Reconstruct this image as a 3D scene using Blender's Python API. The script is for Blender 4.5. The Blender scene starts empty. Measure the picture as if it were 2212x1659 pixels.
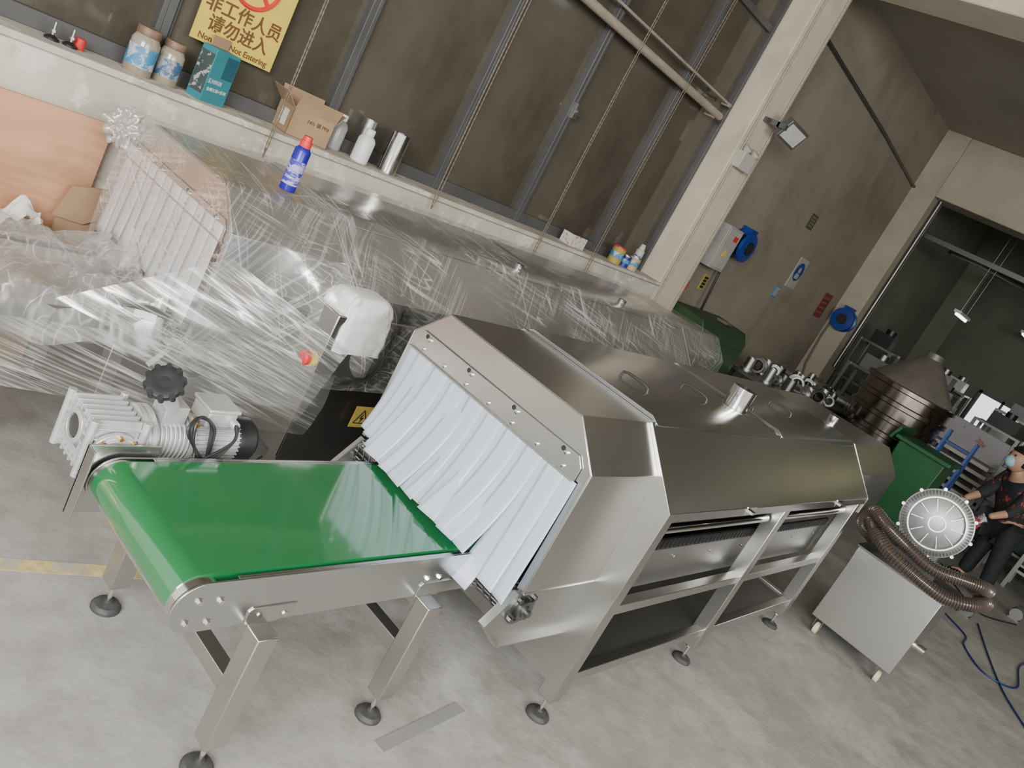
import bpy, bmesh, math, random
from mathutils import Vector, Matrix, noise, Euler
random.seed(7)
COL=bpy.context.scene.collection
V=Vector
# ------------------------------------------------------------------ materials
def newmat(name):
    m=bpy.data.materials.new(name); m.use_nodes=True
    nt=m.node_tree; b=nt.nodes['Principled BSDF']
    return m,nt,b
def M(name,col,rough=.5,metal=0,var=.12,scale=6,stretch=(1,1,1),bump=0,bscale=None,rvar=0,aniso=0,emit=None,es=0,trans=0,coat=0,col2=None,c2pos=(.5,.7),c2scale=None,col3=None,c3pos=(.6,.7),c3scale=3,alpha=1):
    m,nt,b=newmat(name)
    tc=nt.nodes.new('ShaderNodeTexCoord'); mp=nt.nodes.new('ShaderNodeMapping')
    mp.inputs['Scale'].default_value=stretch
    nt.links.new(tc.outputs['Object'],mp.inputs['Vector'])
    n=nt.nodes.new('ShaderNodeTexNoise'); n.inputs['Scale'].default_value=scale; n.inputs['Detail'].default_value=6
    nt.links.new(mp.outputs['Vector'],n.inputs['Vector'])
    r=nt.nodes.new('ShaderNodeValToRGB')
    c=V(col)
    r.color_ramp.elements[0].position=.3; r.color_ramp.elements[1].position=.7
    r.color_ramp.elements[0].color=(*(c*(1-var)),1); r.color_ramp.elements[1].color=(*[min(1,x*(1+var)) for x in c],1)
    nt.links.new(n.outputs['Fac'],r.inputs['Fac'])
    out=r.outputs['Color']
    for cc,pp,ss in ((col2,c2pos,c2scale or scale*.35),(col3,c3pos,c3scale)):
        if not cc: continue
        n2=nt.nodes.new('ShaderNodeTexNoise'); n2.inputs['Scale'].default_value=ss; n2.inputs['Detail'].default_value=9; n2.inputs['Roughness'].default_value=.68; n2.inputs['Distortion'].default_value=.3
        nt.links.new(mp.outputs['Vector'],n2.inputs['Vector'])
        mr=nt.nodes.new('ShaderNodeMapRange'); mr.inputs['From Min'].default_value=pp[0]; mr.inputs['From Max'].default_value=pp[1]
        nt.links.new(n2.outputs['Fac'],mr.inputs['Value'])
        mx=nt.nodes.new('ShaderNodeMix'); mx.data_type='RGBA'; mx.inputs['B'].default_value=(*cc,1)
        nt.links.new(mr.outputs['Result'],mx.inputs['Factor']); nt.links.new(out,mx.inputs['A']); out=mx.outputs['Result']
    nt.links.new(out,b.inputs['Base Color'])
    b.inputs['Metallic'].default_value=metal; b.inputs['Roughness'].default_value=rough
    b.inputs['Anisotropic'].default_value=aniso
    b.inputs['Transmission Weight'].default_value=trans
    b.inputs['Coat Weight'].default_value=coat
    b.inputs['Alpha'].default_value=alpha
    if rvar:
        mr=nt.nodes.new('ShaderNodeMapRange'); mr.inputs['To Min'].default_value=rough-rvar; mr.inputs['To Max'].default_value=rough+rvar
        mr.inputs['From Min'].default_value=.3; mr.inputs['From Max'].default_value=.7
        nt.links.new(n.outputs['Fac'],mr.inputs['Value']); nt.links.new(mr.outputs['Result'],b.inputs['Roughness'])
    if bump:
        nb=nt.nodes.new('ShaderNodeTexNoise'); nb.inputs['Scale'].default_value=bscale or scale*4; nb.inputs['Detail'].default_value=5
        nt.links.new(mp.outputs['Vector'],nb.inputs['Vector'])
        bp=nt.nodes.new('ShaderNodeBump'); bp.inputs['Strength'].default_value=bump; bp.inputs['Distance'].default_value=.01
        nt.links.new(nb.outputs['Fac'],bp.inputs['Height']); nt.links.new(bp.outputs['Normal'],b.inputs['Normal'])
    if emit:
        b.inputs['Emission Color'].default_value=(*emit,1); b.inputs['Emission Strength'].default_value=es
    return m
STEEL=M('brushed_steel',(.56,.555,.535),.30,1,.05,2.2)
STEELX=M('brushed_steel_panel',(.60,.605,.60),.25,1,.05,1.6)
STEELD=M('dark_steel',(.23,.23,.225),.38,1,.1,4)
CHROME=M('polished_steel',(.75,.74,.72),.14,1,.05,3)
GALV=M('satin_steel',(.44,.44,.425),.42,1,.1,3)
ALU=M('cast_aluminium',(.56,.58,.58),.40,.5,.06,20)
ALUB=M('cast_aluminium_grey',(.34,.35,.35),.42,.7,.1,20)
ALUF=M('cast_aluminium_fins',(.55,.56,.55),.35,.75,.1,20)
ALUD=M('cast_aluminium_dark',(.16,.165,.17),.5,.6,.08,20)
HANDM=M('handle_dark_grey',(.05,.05,.05),.4,.2,.08,20)
BLACK=M('black_plastic',(.015,.015,.016),.4,0,.2,10)
RUBBER=M('black_rubber',(.05,.05,.05),.6,0,.3,30)
DARK=M('interior_shade',(.02,.019,.018),.7,0,.3,10)  # flat near-black standing in for shade inside hood, chamber and slots
GREENB=M('green_belt',(.016,.165,.052),.13,0,.06,2,coat=1.0)
GREENB.node_tree.nodes['Principled BSDF'].inputs['Coat Roughness'].default_value=.08
GREENB.node_tree.nodes['Principled BSDF'].inputs['Coat IOR'].default_value=1.8
def strip_mat(name,col,tr,clear=.12):
    m,nt,b=newmat(name); out=nt.nodes['Material Output']
    b.inputs['Roughness'].default_value=.18; b.inputs['Coat Weight'].default_value=.4
    tc=nt.nodes.new('ShaderNodeTexCoord'); n=nt.nodes.new('ShaderNodeTexNoise'); n.inputs['Scale'].default_value=5
    nt.links.new(tc.outputs['Object'],n.inputs['Vector'])
    r=nt.nodes.new('ShaderNodeValToRGB'); r.color_ramp.elements[0].color=(*(V(col)*.93),1); r.color_ramp.elements[1].color=(*col,1); nt.links.new(n.outputs['Fac'],r.inputs['Fac']); nt.links.new(r.outputs['Color'],b.inputs['Base Color'])
    t=nt.nodes.new('ShaderNodeBsdfTranslucent'); t.inputs['Color'].default_value=(*tr,1)
    tp=nt.nodes.new('ShaderNodeBsdfTransparent')
    mx=nt.nodes.new('ShaderNodeMixShader'); mx.inputs[0].default_value=.35
    m3=nt.nodes.new('ShaderNodeMixShader'); m3.inputs[0].default_value=clear
    nt.links.new(b.outputs[0],mx.inputs[1]); nt.links.new(t.outputs[0],mx.inputs[2]); nt.links.new(mx.outputs[0],m3.inputs[1]); nt.links.new(tp.outputs[0],m3.inputs[2]); nt.links.new(m3.outputs[0],out.inputs['Surface']); return m
STRIP=strip_mat('curtain_plastic',(.84,.90,1.0),(.72,.84,1.0),.22)
STRIPW=strip_mat('curtain_plastic_warm',(.94,.93,.94),(.92,.91,.94))
CONC=M('concrete_floor',(.325,.318,.296),.64,0,.13,9,bump=.2,bscale=45,col2=(.20,.195,.175),c2pos=(.46,.74),c2scale=1.0,col3=(.46,.45,.425),c3pos=(.50,.70),c3scale=2.0,rvar=.08)
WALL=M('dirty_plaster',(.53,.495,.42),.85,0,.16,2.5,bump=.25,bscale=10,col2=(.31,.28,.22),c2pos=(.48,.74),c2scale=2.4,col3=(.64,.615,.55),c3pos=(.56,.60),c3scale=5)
WALLD=M('shaded_grey_plaster',(.25,.222,.168),.9,0,.12,1.6,bump=.1,bscale=14,col2=(.15,.132,.10),c2pos=(.5,.72),c2scale=.9)  # grey-brown plaster with light falloff darkened into the colour
WALLG=M('shaded_greenish_plaster',(.145,.16,.12),.9,0,.1,1.6,col2=(.10,.105,.08),c2pos=(.5,.7))  # greenish plaster, the far hall's dimness put into its colour
CEIL=M('ceiling_plaster',(.38,.35,.295),.9,0,.1,1.2,col2=(.31,.285,.235),c2pos=(.5,.7))
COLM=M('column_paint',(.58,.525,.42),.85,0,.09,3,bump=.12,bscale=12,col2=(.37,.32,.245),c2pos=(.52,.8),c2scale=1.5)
COLF=M('column_paint_far_shaded',(.39,.355,.275),.85,0,.07,3,bump=.12,bscale=12,col2=(.24,.215,.165),c2pos=(.52,.8))  # same column paint, darkened in colour for the dimmer far end
FRAME=M('window_frame_grey',(.10,.10,.10),.45,.3,.1,8)
GLASS=M('dusty_dark_glass',(.065,.057,.043),.08,0,.2,1.5,col2=(.105,.094,.072),c2pos=(.42,.7),c2scale=.8)
PLY=M('plywood',(.54,.295,.17),.6,0,.12,2.2,(1,1,5),col2=(.42,.22,.12),c2pos=(.5,.62))
CARD=M('cardboard',(.34,.225,.13),.8,0,.12,8)
TEAL=M('teal_card',(.03,.20,.235),.45,0,.06,8)
WHITE=M('white_plastic',(.66,.67,.66),.35,0,.04,8)
OFFW=M('off_white_plastic',(.48,.47,.43),.45,0,.06,8)
TRANSL=M('translucent_plastic',(.60,.62,.62),.25,0,.04,8,trans=.5)
PAPER=M('white_paper',(.70,.69,.65),.7,0,.04,8)
YEL=M('sign_yellow',(.66,.49,.07),.45,0,.05,5)
YELD=M('sign_yellow_dull',(.36,.27,.06),.6,0,.08,5)
RED=M('signal_red',(.58,.03,.03),.4,0,.05,8)
BROWN=M('sign_brown_text',(.13,.055,.02),.5,0,.05,8)
BLUE=M('signal_blue',(.012,.04,.24),.35,0,.1,8)
LBLUE=M('label_blue',(.05,.20,.42),.4,0,.15,20)
CANB=M('can_blue_violet',(.022,.016,.30),.3,.2,.1,8)
GREEN=M('bin_green',(.009,.082,.024),.45,0,.1,8)
OLIVE=M('machine_green',(.02,.052,.02),.45,0,.15,8)
TAPE=M('yellow_tape',(.52,.43,.18),.7,0,.3,25,col2=(.37,.355,.31),c2pos=(.48,.64))
HOSEM=M('brown_hose',(.062,.048,.038),.22,0,.15,8,coat=.5)
CREAM=M('cream_wheel',(.72,.68,.48),.45,0,.05,8)
BRASS=M('brass',(.60,.38,.12),.35,.9,.1,8)
JARG=M('jar_plastic',(.34,.31,.24),.15,0,.2,8,coat=.3,col2=(.24,.19,.13),c2pos=(.4,.6),c2scale=6)
JARR=M('rusty_lid',(.22,.14,.095),.6,.3,.3,20)
TUBE=M('lamp_tube',(1,1,1),.5,emit=(.85,1,.95),es=5)
TUBEW=M('lamp_tube_warm',(1,1,1),.5,emit=(1,.95,.55),es=14)
SKY_E=M('bright_pane',(.9,.9,.9),.5,emit=(.9,.97,1),es=1.6)
LENS=M('lamp_lens',(.55,.55,.52),.2,0,.1,30)
SKIN=M('skin',(.45,.27,.18),.5,0,.06,20)
HAIR=M('black_hair',(.012,.01,.01),.4,0,.2,40)
MASK=M('face_mask',(.33,.54,.64),.7,0,.04,20)
SHIRT=M('patterned_shirt',(.018,.02,.024),.8,0,.2,20,col2=(.34,.06,.03),c2pos=(.58,.60),c2scale=14)
TROUS=M('dark_trousers',(.015,.017,.022),.85,0,.2,20)
GLOVE=M('white_glove',(.50,.49,.46),.85,0,.06,30)
CHAINM=M('bead_chain',(.17,.14,.095),.5,.3,.2,60)
FOAM=M('white_foam',(.78,.78,.77),.6,0,.04,10,bump=.2,bscale=30)
POLE=M('weathered_pole',(.36,.31,.245),.55,.2,.15,8,(1,6,6))
STRIPM=M('floor_metal',(.30,.295,.28),.55,.2,.08,8)
def film_mat(name,veil,layers,cloud=.25,gl_mix=.45,rough=.18):
    m,nt,b=newmat(name); nt.nodes.remove(b); out=nt.nodes['Material Output']
    tc=nt.nodes.new('ShaderNodeTexCoord')
    def math_(op,a,b_=None,clamp=False):
        x=nt.nodes.new('ShaderNodeMath'); x.operation=op; x.use_clamp=clamp
        for i,q in enumerate((a,b_)):
            if q is None: continue
            if isinstance(q,(int,float)): x.inputs[i].default_value=q
            else: nt.links.new(q,x.inputs[i])
        return x.outputs[0]
    tot=None
    for (stretch,rot,scale,width,amt,brk) in layers:
        mp=nt.nodes.new('ShaderNodeMapping'); mp.inputs['Scale'].default_value=stretch
        mr_=nt.nodes.new('ShaderNodeMapping'); mr_.inputs['Rotation'].default_value=rot
        nt.links.new(tc.outputs['Object'],mr_.inputs['Vector']); nt.links.new(mr_.outputs['Vector'],mp.inputs['Vector'])
        n=nt.nodes.new('ShaderNodeTexNoise'); n.inputs['Scale'].default_value=scale; n.inputs['Detail'].default_value=1.5; n.inputs['Roughness'].default_value=.5
        nt.links.new(mp.outputs['Vector'],n.inputs['Vector'])
        d=math_('ABSOLUTE',math_('SUBTRACT',n.outputs['Fac'],.5))
        mr=nt.nodes.new('ShaderNodeMapRange'); mr.inputs['From Min'].default_value=0; mr.inputs['From Max'].default_value=width; mr.inputs['To Min'].default_value=amt; mr.inputs['To Max'].default_value=0
        nt.links.new(d,mr.inputs['Value'])
        nb=nt.nodes.new('ShaderNodeTexNoise'); nb.inputs['Scale'].default_value=2.3+scale; nb.inputs['Detail'].default_value=1
        nt.links.new(tc.outputs['Object'],nb.inputs['Vector'])
        mb=nt.nodes.new('ShaderNodeMapRange'); mb.inputs['From Min'].default_value=brk; mb.inputs['From Max'].default_value=brk+.18; nt.links.new(nb.outputs['Fac'],mb.inputs['Value'])
        q=math_('MULTIPLY',mr.outputs['Result'],mb.outputs['Result'])
        tot=q if tot is None else math_('ADD',tot,q)
    n2=nt.nodes.new('ShaderNodeTexNoise'); n2.inputs['Scale'].default_value=3.0; n2.inputs['Detail'].default_value=4; n2.inputs['Distortion'].default_value=.8
    nt.links.new(tc.outputs['Object'],n2.inputs['Vector'])
    mr=nt.nodes.new('ShaderNodeMapRange'); mr.inputs['From Min'].default_value=.42; mr.inputs['From Max'].default_value=.75; mr.inputs['To Min'].default_value=0; mr.inputs['To Max'].default_value=cloud
    nt.links.new(n2.outputs['Fac'],mr.inputs['Value'])
    fac=math_('ADD',math_('ADD',tot,mr.outputs['Result']),veil,True)
    tr=nt.nodes.new('ShaderNodeBsdfTransparent'); tr.inputs['Color'].default_value=(.98,.98,.98,1)
    gl=nt.nodes.new('ShaderNodeBsdfGlossy'); gl.inputs['Roughness'].default_value=rough; gl.inputs['Color'].default_value=(.95,.95,.95,1)
    df=nt.nodes.new('ShaderNodeBsdfDiffuse'); df.inputs['Color'].default_value=(.86,.85,.83,1)
    m1=nt.nodes.new('ShaderNodeMixShader'); m1.inputs[0].default_value=1-gl_mix
    nt.links.new(gl.outputs[0],m1.inputs[1]); nt.links.new(df.outputs[0],m1.inputs[2])
    m2=nt.nodes.new('ShaderNodeMixShader')
    nt.links.new(fac,m2.inputs[0]); nt.links.new(tr.outputs[0],m2.inputs[1]); nt.links.new(m1.outputs[0],m2.inputs[2])
    nt.links.new(m2.outputs[0],out.inputs['Surface'])
    return m
FILM=film_mat('stretch_film',.14,[((7,.22,.22),(0,.45,.25),1.8,.009,.65,.42),((.2,5,6),(.2,-.3,.1),1.6,.009,.6,.42),((22,.35,.3),(0,-.6,.2),2.0,.04,.30,.36),((.3,20,24),(.1,-.25,.15),1.5,.04,.30,.38)],.06,.55)
FILMC=film_mat('crumpled_film',.22,[((3,3,3),(0,0,0),2.6,.012,.55,.42),((6,2,2),(0,.5,.8),2.4,.02,.4,.40)],.22,.6)
FILMS=film_mat('stretched_film_sheet',.11,[((.4,3,9),(0,-.37,0),2.0,.025,.6,.42),((.3,3,30),(0,-.30,0),2.2,.06,.38,.34)],.06,.6)
# ------------------------------------------------------------------ object tools
WL={}
def place(o,parent,c):
    COL.objects.link(o) if o.name not in COL.objects else None
    pl=V((0,0,0))
    if parent is not None:
        o.parent=parent; pl=WL[parent.name]
    o.location=c-pl; WL[o.name]=V(c)
def thing(name,loc,label,cat,group=None,parent=None,kind=None):
    e=bpy.data.objects.new(name,None); e.empty_display_size=.1
    place(e,parent,V(loc))
    if parent is None: tag(e,label,cat,group,kind)
    elif label: e['label']=label
    return e
def tag(o,label=None,cat=None,group=None,kind=None):
    if label: o['label']=label
    if cat: o['category']=cat
    if group: o['group']=group
    if kind: o['kind']=kind
    return o
def basis(d):
    d=V(d).normalized(); u=d.orthogonal().normalized()
    if abs(d.z)<.99: u=d.cross(V((0,0,1))).normalized()
    return u,d.cross(u)
class MB:
    def __init__(s): s.bm=bmesh.new(); s.m=0
    def _f(s,vs):
        try: f=s.bm.faces.new(vs); f.material_index=s.m; return f
        except ValueError: return None
    def box(s,lo,hi,mat=None,taper=1):
        lo=V(lo);hi=V(hi);c=(lo+hi)/2
        vs=[]
        for z in (lo.z,hi.z):
            k=taper if z==lo.z else 1
            for x,y in ((lo.x,lo.y),(hi.x,lo.y),(hi.x,hi.y),(lo.x,hi.y)):
                p=V((c.x+(x-c.x)*k,c.y+(y-c.y)*k,z))
                if mat is not None: p=mat@p
                vs.append(s.bm.verts.new(p))
        for q in ((3,2,1,0),(4,5,6,7),(0,1,5,4),(1,2,6,5),(2,3,7,6),(3,0,4,7)): s._f([vs[i] for i in q])
        return s
    def obox(s,c,size,rot):
        R=rot if isinstance(rot,Matrix) else Euler(rot).to_matrix()
        T=Matrix.Translation(V(c))@R.to_4x4(); h=V(size)/2
        return s.box(-h,h,T)
    def beam(s,p0,p1,w,h):
        p0=V(p0);p1=V(p1);d=(p1-p0);L=d.length;d.normalize()
        u,v=basis(d)
        R=Matrix((u,v,d)).transposed(); return s.obox((p0+p1)/2,(w,h,L),R)
    def lathe(s,prof,o,axis=(0,0,1),seg=32,cap=True):
        o=V(o);d=V(axis).normalized();u,v=basis(d); rings=[]
        for r,h in prof:
            ring=[s.bm.verts.new(o+d*h+(u*math.cos(2*math.pi*i/seg)+v*math.sin(2*math.pi*i/seg))*max(r,1e-4)) for i in range(seg)]
            rings.append(ring)
        for a,b in zip(rings,rings[1:]):
            for i in range(seg):
                j=(i+1)%seg; s._f([a[i],a[j],b[j],b[i]])
        if cap:
            s._f(rings[0][::-1]); s._f(rings[-1])
        return s
    def cyl(s,p0,p1,r,r1=None,seg=24):
        p0=V(p0);p1=V(p1); return s.lathe([(r,0),(r if r1 is None else r1,(p1-p0).length)],p0,p1-p0,seg)
    def prism(s,poly,ax,a0,a1):
        def mk(p,a):
            l=list(p); l.insert(ax,a); return s.bm.verts.new(V(l))
        A=[mk(p,a0) for p in poly];B=[mk(p,a1) for p in poly];n=len(poly)
        s._f(A[::-1]);s._f(B)
        for i in range(n): s._f([A[i],A[(i+1)%n],B[(i+1)%n],B[i]])
        return s
    def strip(s,poly,ax,a0,a1,th):
        n=len(poly);inner=[]
        for i,p in enumerate(poly):
            a=V(poly[max(i-1,0)]);b=V(poly[min(i+1,n-1)]);d=(b-a).normalized();nn=V((-d.y,d.x))
            inner.append((p[0]+nn.x*th,p[1]+nn.y*th))
        def mk(p,a):
            l=list(p); l.insert(ax,a); return s.bm.verts.new(V(l))
        A=[mk(p,a0) for p in poly];B=[mk(p,a1) for p in poly];C=[mk(p,a0) for p in inner];D=[mk(p,a1) for p in inner]
        for i in range(n-1):
            s._f([A[i],A[i+1],B[i+1],B[i]]); s._f([C[i+1],C[i],D[i],D[i+1]])
            s._f([A[i+1],A[i],C[i],C[i+1]]); s._f([B[i],B[i+1],D[i+1],D[i]])
        s._f([A[0],B[0],D[0],C[0]]); s._f([B[-1],A[-1],C[-1],D[-1]])
        return s
    def sweep(s,pts,r,seg=10,cap=True,rf=None):
        pts=[V(p) for p in pts];n=len(pts);rings=[];u=None
        for i in range(n):
            d=(pts[min(i+1,n-1)]-pts[max(i-1,0)]).normalized()
            if u is None: u=basis(d)[0]
            u=(u-d*u.dot(d)).normalized();v=d.cross(u)
            rr=r if rf is None else rf(i)
            rings.append([s.bm.verts.new(pts[i]+(u*math.cos(2*math.pi*k/seg)+v*math.sin(2*math.pi*k/seg))*rr) for k in range(seg)])
        for a,b in zip(rings,rings[1:]):
            for i in range(seg): s._f([a[i],a[(i+1)%seg],b[(i+1)%seg],b[i]])
        if cap: s._f(rings[0][::-1]);s._f(rings[-1])
        return s
    def ball(s,c,r,seg=16,sc=(1,1,1)):
        prof=[(r*math.sin(math.pi*i/10),-r*math.cos(math.pi*i/10)) for i in range(11)]
        n0=len(s.bm.verts); s.lathe(prof,c,(0,0,1),seg)
        if sc!=(1,1,1):
            s.bm.verts.ensure_lookup_table()
            for v in s.bm.verts[n0:]:
                for k in range(3): v.co[k]=c[k]+(v.co[k]-c[k])*sc[k]
        return s
    def grid(s,f,nu,nv,closed=False):
        g=[[s.bm.verts.new(V(f(i/(nu-1),j/(nv-1)))) for j in range(nv)] for i in range(nu)]
        for i in range(nu-1):
            for j in range(nv-1): s._f([g[i][j],g[i+1][j],g[i+1][j+1],g[i][j+1]])
        return s
    def obj(s,name,mats,parent=None,bevel=0,label=None,cat=None,group=None,kind=None,ang=35,solid=0,origin=None):
        bm=s.bm; 
        cs=[v.co for v in bm.verts]
        lo=V([min(c[k] for c in cs) for k in range(3)]);hi=V([max(c[k] for c in cs) for k in range(3)])
        c=(lo+hi)/2
        if parent is None: c.z=lo.z
        if origin is not None: c=V(origin)
        for v in bm.verts: v.co-=c
        if not solid: bmesh.ops.recalc_face_normals(bm,faces=bm.faces)
        me=bpy.data.meshes.new(name); bm.to_mesh(me); bm.free()
        for f in me.polygons: f.use_smooth=True
        me.set_sharp_from_angle(angle=math.radians(ang))
        if not isinstance(mats,(list,tuple)): mats=[mats]
        for m in mats: me.materials.append(m)
        o=bpy.data.objects.new(name,me); place(o,parent,c)
        if bevel:
            md=o.modifiers.new('bevel','BEVEL'); md.width=bevel; md.segments=2; md.limit_method='ANGLE'; md.angle_limit=math.radians(40); md.harden_normals=False
        if solid:
            md=o.modifiers.new('solid','SOLIDIFY'); md.thickness=solid
        tag(o,label,cat,group,kind); return o
def text(s,size,loc,mat,parent,name='sign_lettering',rot=(math.pi/2,0,0),align='CENTER',sx=1,bold=0):
    cu=bpy.data.curves.new(name,'FONT'); cu.body=s; cu.size=size; cu.align_x=align; cu.align_y='CENTER'; cu.extrude=.0006; cu.offset=bold
    o=bpy.data.objects.new('tmp_text',cu); COL.objects.link(o); bpy.context.view_layer.update()
    me=bpy.data.meshes.new_from_object(o.evaluated_get(bpy.context.evaluated_depsgraph_get()))
    bpy.data.objects.remove(o)
    me.materials.clear(); me.materials.append(mat)
    t=bpy.data.objects.new(name,me); t.rotation_euler=rot; t.scale=(sx,1,1); place(t,parent,V(loc)); return t
def spline(pts,n):
    P=[V(p) for p in pts]; P=[P[0]*2-P[1]]+P+[P[-1]*2-P[-2]]; out=[]
    for i in range(1,len(P)-2):
        for k in range(n):
            t=k/n; a,b2,c,d=P[i-1],P[i],P[i+1],P[i+2]
            out.append(.5*((2*b2)+(c-a)*t+(2*a-5*b2+4*c-d)*t*t+(3*b2-a-3*c+d)*t**3))
    out.append(P[-2]); return out
# ------------------------------------------------------------------ room
def S(mb,name,mat,**k): return mb.obj(name,mat,kind='structure',**k)
S(MB().box((-6,-7,-.1),(19,3.95,0)),'floor',CONC)
S(MB().box((-3,3.55,0),(6.25,3.95,1.15)),'wall_left',WALL)
S(MB().box((-3,3.53,1.15),(6.25,3.95,1.18)),'trim_1',WALL,bevel=.006)
S(MB().box((6.25,3.55,0),(6.70,3.95,4.15)),'trim_2',COLM,bevel=.01)
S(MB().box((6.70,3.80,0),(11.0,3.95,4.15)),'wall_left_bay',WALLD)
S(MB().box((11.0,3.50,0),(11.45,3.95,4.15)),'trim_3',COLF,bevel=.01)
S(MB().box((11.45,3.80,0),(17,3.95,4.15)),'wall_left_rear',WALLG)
S(MB().box((15.4,3.45,0),(15.8,3.80,3.4)),'trim_4',WALLG)
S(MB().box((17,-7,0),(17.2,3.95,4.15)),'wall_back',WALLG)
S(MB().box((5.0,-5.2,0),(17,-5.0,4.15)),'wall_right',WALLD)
S(MB().box((-3,-5.2,4.15),(17.2,3.95,4.3)),'ceiling',CEIL)
S(MB().box((6.25,-5.0,3.90),(6.70,3.55,4.15)),'trim_5',COLM,bevel=.01)
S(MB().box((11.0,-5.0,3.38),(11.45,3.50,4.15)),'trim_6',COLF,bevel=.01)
S(MB().box((15.4,-5.0,3.4),(15.8,3.80,4.15)),'trim_7',WALLG)
S(MB().box((-3,3.55,3.95),(6.25,3.95,4.15)),'trim_8',WALL)
S(MB().box((13.3,-5.0,3.75),(13.55,3.80,4.15)),'trim_9',WALLG)
XE=[-1.1,-.15,.82,1.78,2.746,3.63,4.46,5.46,6.22]
for i in range(len(XE)-1):
    a,bx=XE[i],XE[i+1]; mb=MB()
    w=.036 if i%2 else .024
    for (x0,x1) in ((a,a+w),(bx-w,bx)): mb.box((x0,3.75,1.18),(x1,3.84,3.95))
    for z0,z1 in ((1.18,1.25),(3.28,3.33),(3.90,3.95)): mb.box((a+w,3.76,z0),(bx-w,3.83,z1))
    mb.box((a+w+.012,3.775,1.25),(a+w+.024,3.80,3.28))
    wn=S(mb,'window_%d'%(i+1),FRAME,bevel=.003)
    MB().box((a+.02,3.795,1.2),(bx-.02,3.80,3.93)).obj('window_pane',GLASS,wn)
MB().box((4.46,3.73,1.95),(4.50,3.75,2.05)).cyl((4.48,3.71,2.0),(4.48,3.74,2.0),.02).obj('window_latch',GALV,bpy.data.objects['window_6'])
wn=S(MB().box((16.9,1.95,.95),(17,2.0,1.6)).box((16.9,2.35,.95),(17,2.39,1.6)).box((16.9,2.75,.95),(17,2.8,1.6)).box((16.9,1.95,1.55),(17,2.8,1.6)).box((16.9,1.95,.95),(17,2.8,1.0)),'window_9',FRAME)
MB().box((16.95,2.0,1.0),(16.97,2.75,1.55)).obj('window_pane',SKY_E,wn)
pl=MB().cyl((2.6,3.68,2.60),(6.0,3.68,2.54),.03); pl.box((5.9,3.68,2.50),(5.94,3.76,2.56)).box((3.0,3.68,2.56),(3.04,3.76,2.62)); pl.obj('curtain_pole',POLE,label='long weathered metal pole mounted across the tall windows',cat='pole')
pl=MB().cyl((3.0,3.70,2.72),(6.1,3.70,2.66),.010).box((6.05,3.69,2.64),(6.08,3.76,2.67)); pl.obj('metal_rod',POLE,label='thin metal rod beside the pole across the windows',cat='rod')
def chain(x,y,z0,z1,dx=.0,gap=.018):
    mb=MB(); n=int((z1-z0)/.03)
    for sgn in (-1,1):
        def pt(t): return V((x+dx*t+sgn*gap*(1 if t>.02 else t*50),y+.01*math.sin(t*5),z0+(z1-z0)*t))
        pts=[pt(i/(n)) for i in range(n+1)]
        fine=[]
        for i in range(n):
            fine+= [pts[i],(pts[i]+pts[i+1])/2]
        fine.append(pts[-1])
        mb.sweep(fine,.003,6,rf=lambda i:.0046 if i%2 else .0022)
    return mb.obj('bead_chain',CHAINM,label='beaded blind chain hanging in front of the dark windows',cat='chain',group='blind chains at the windows')
chain(2.30,3.50,1.05,4.15,.02,.006); chain(3.43,3.50,1.10,4.15,0,.012); chain(4.47,3.50,1.0,4.15,.03,.010); chain(5.12,3.50,.95,4.15,.05,.014)
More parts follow.
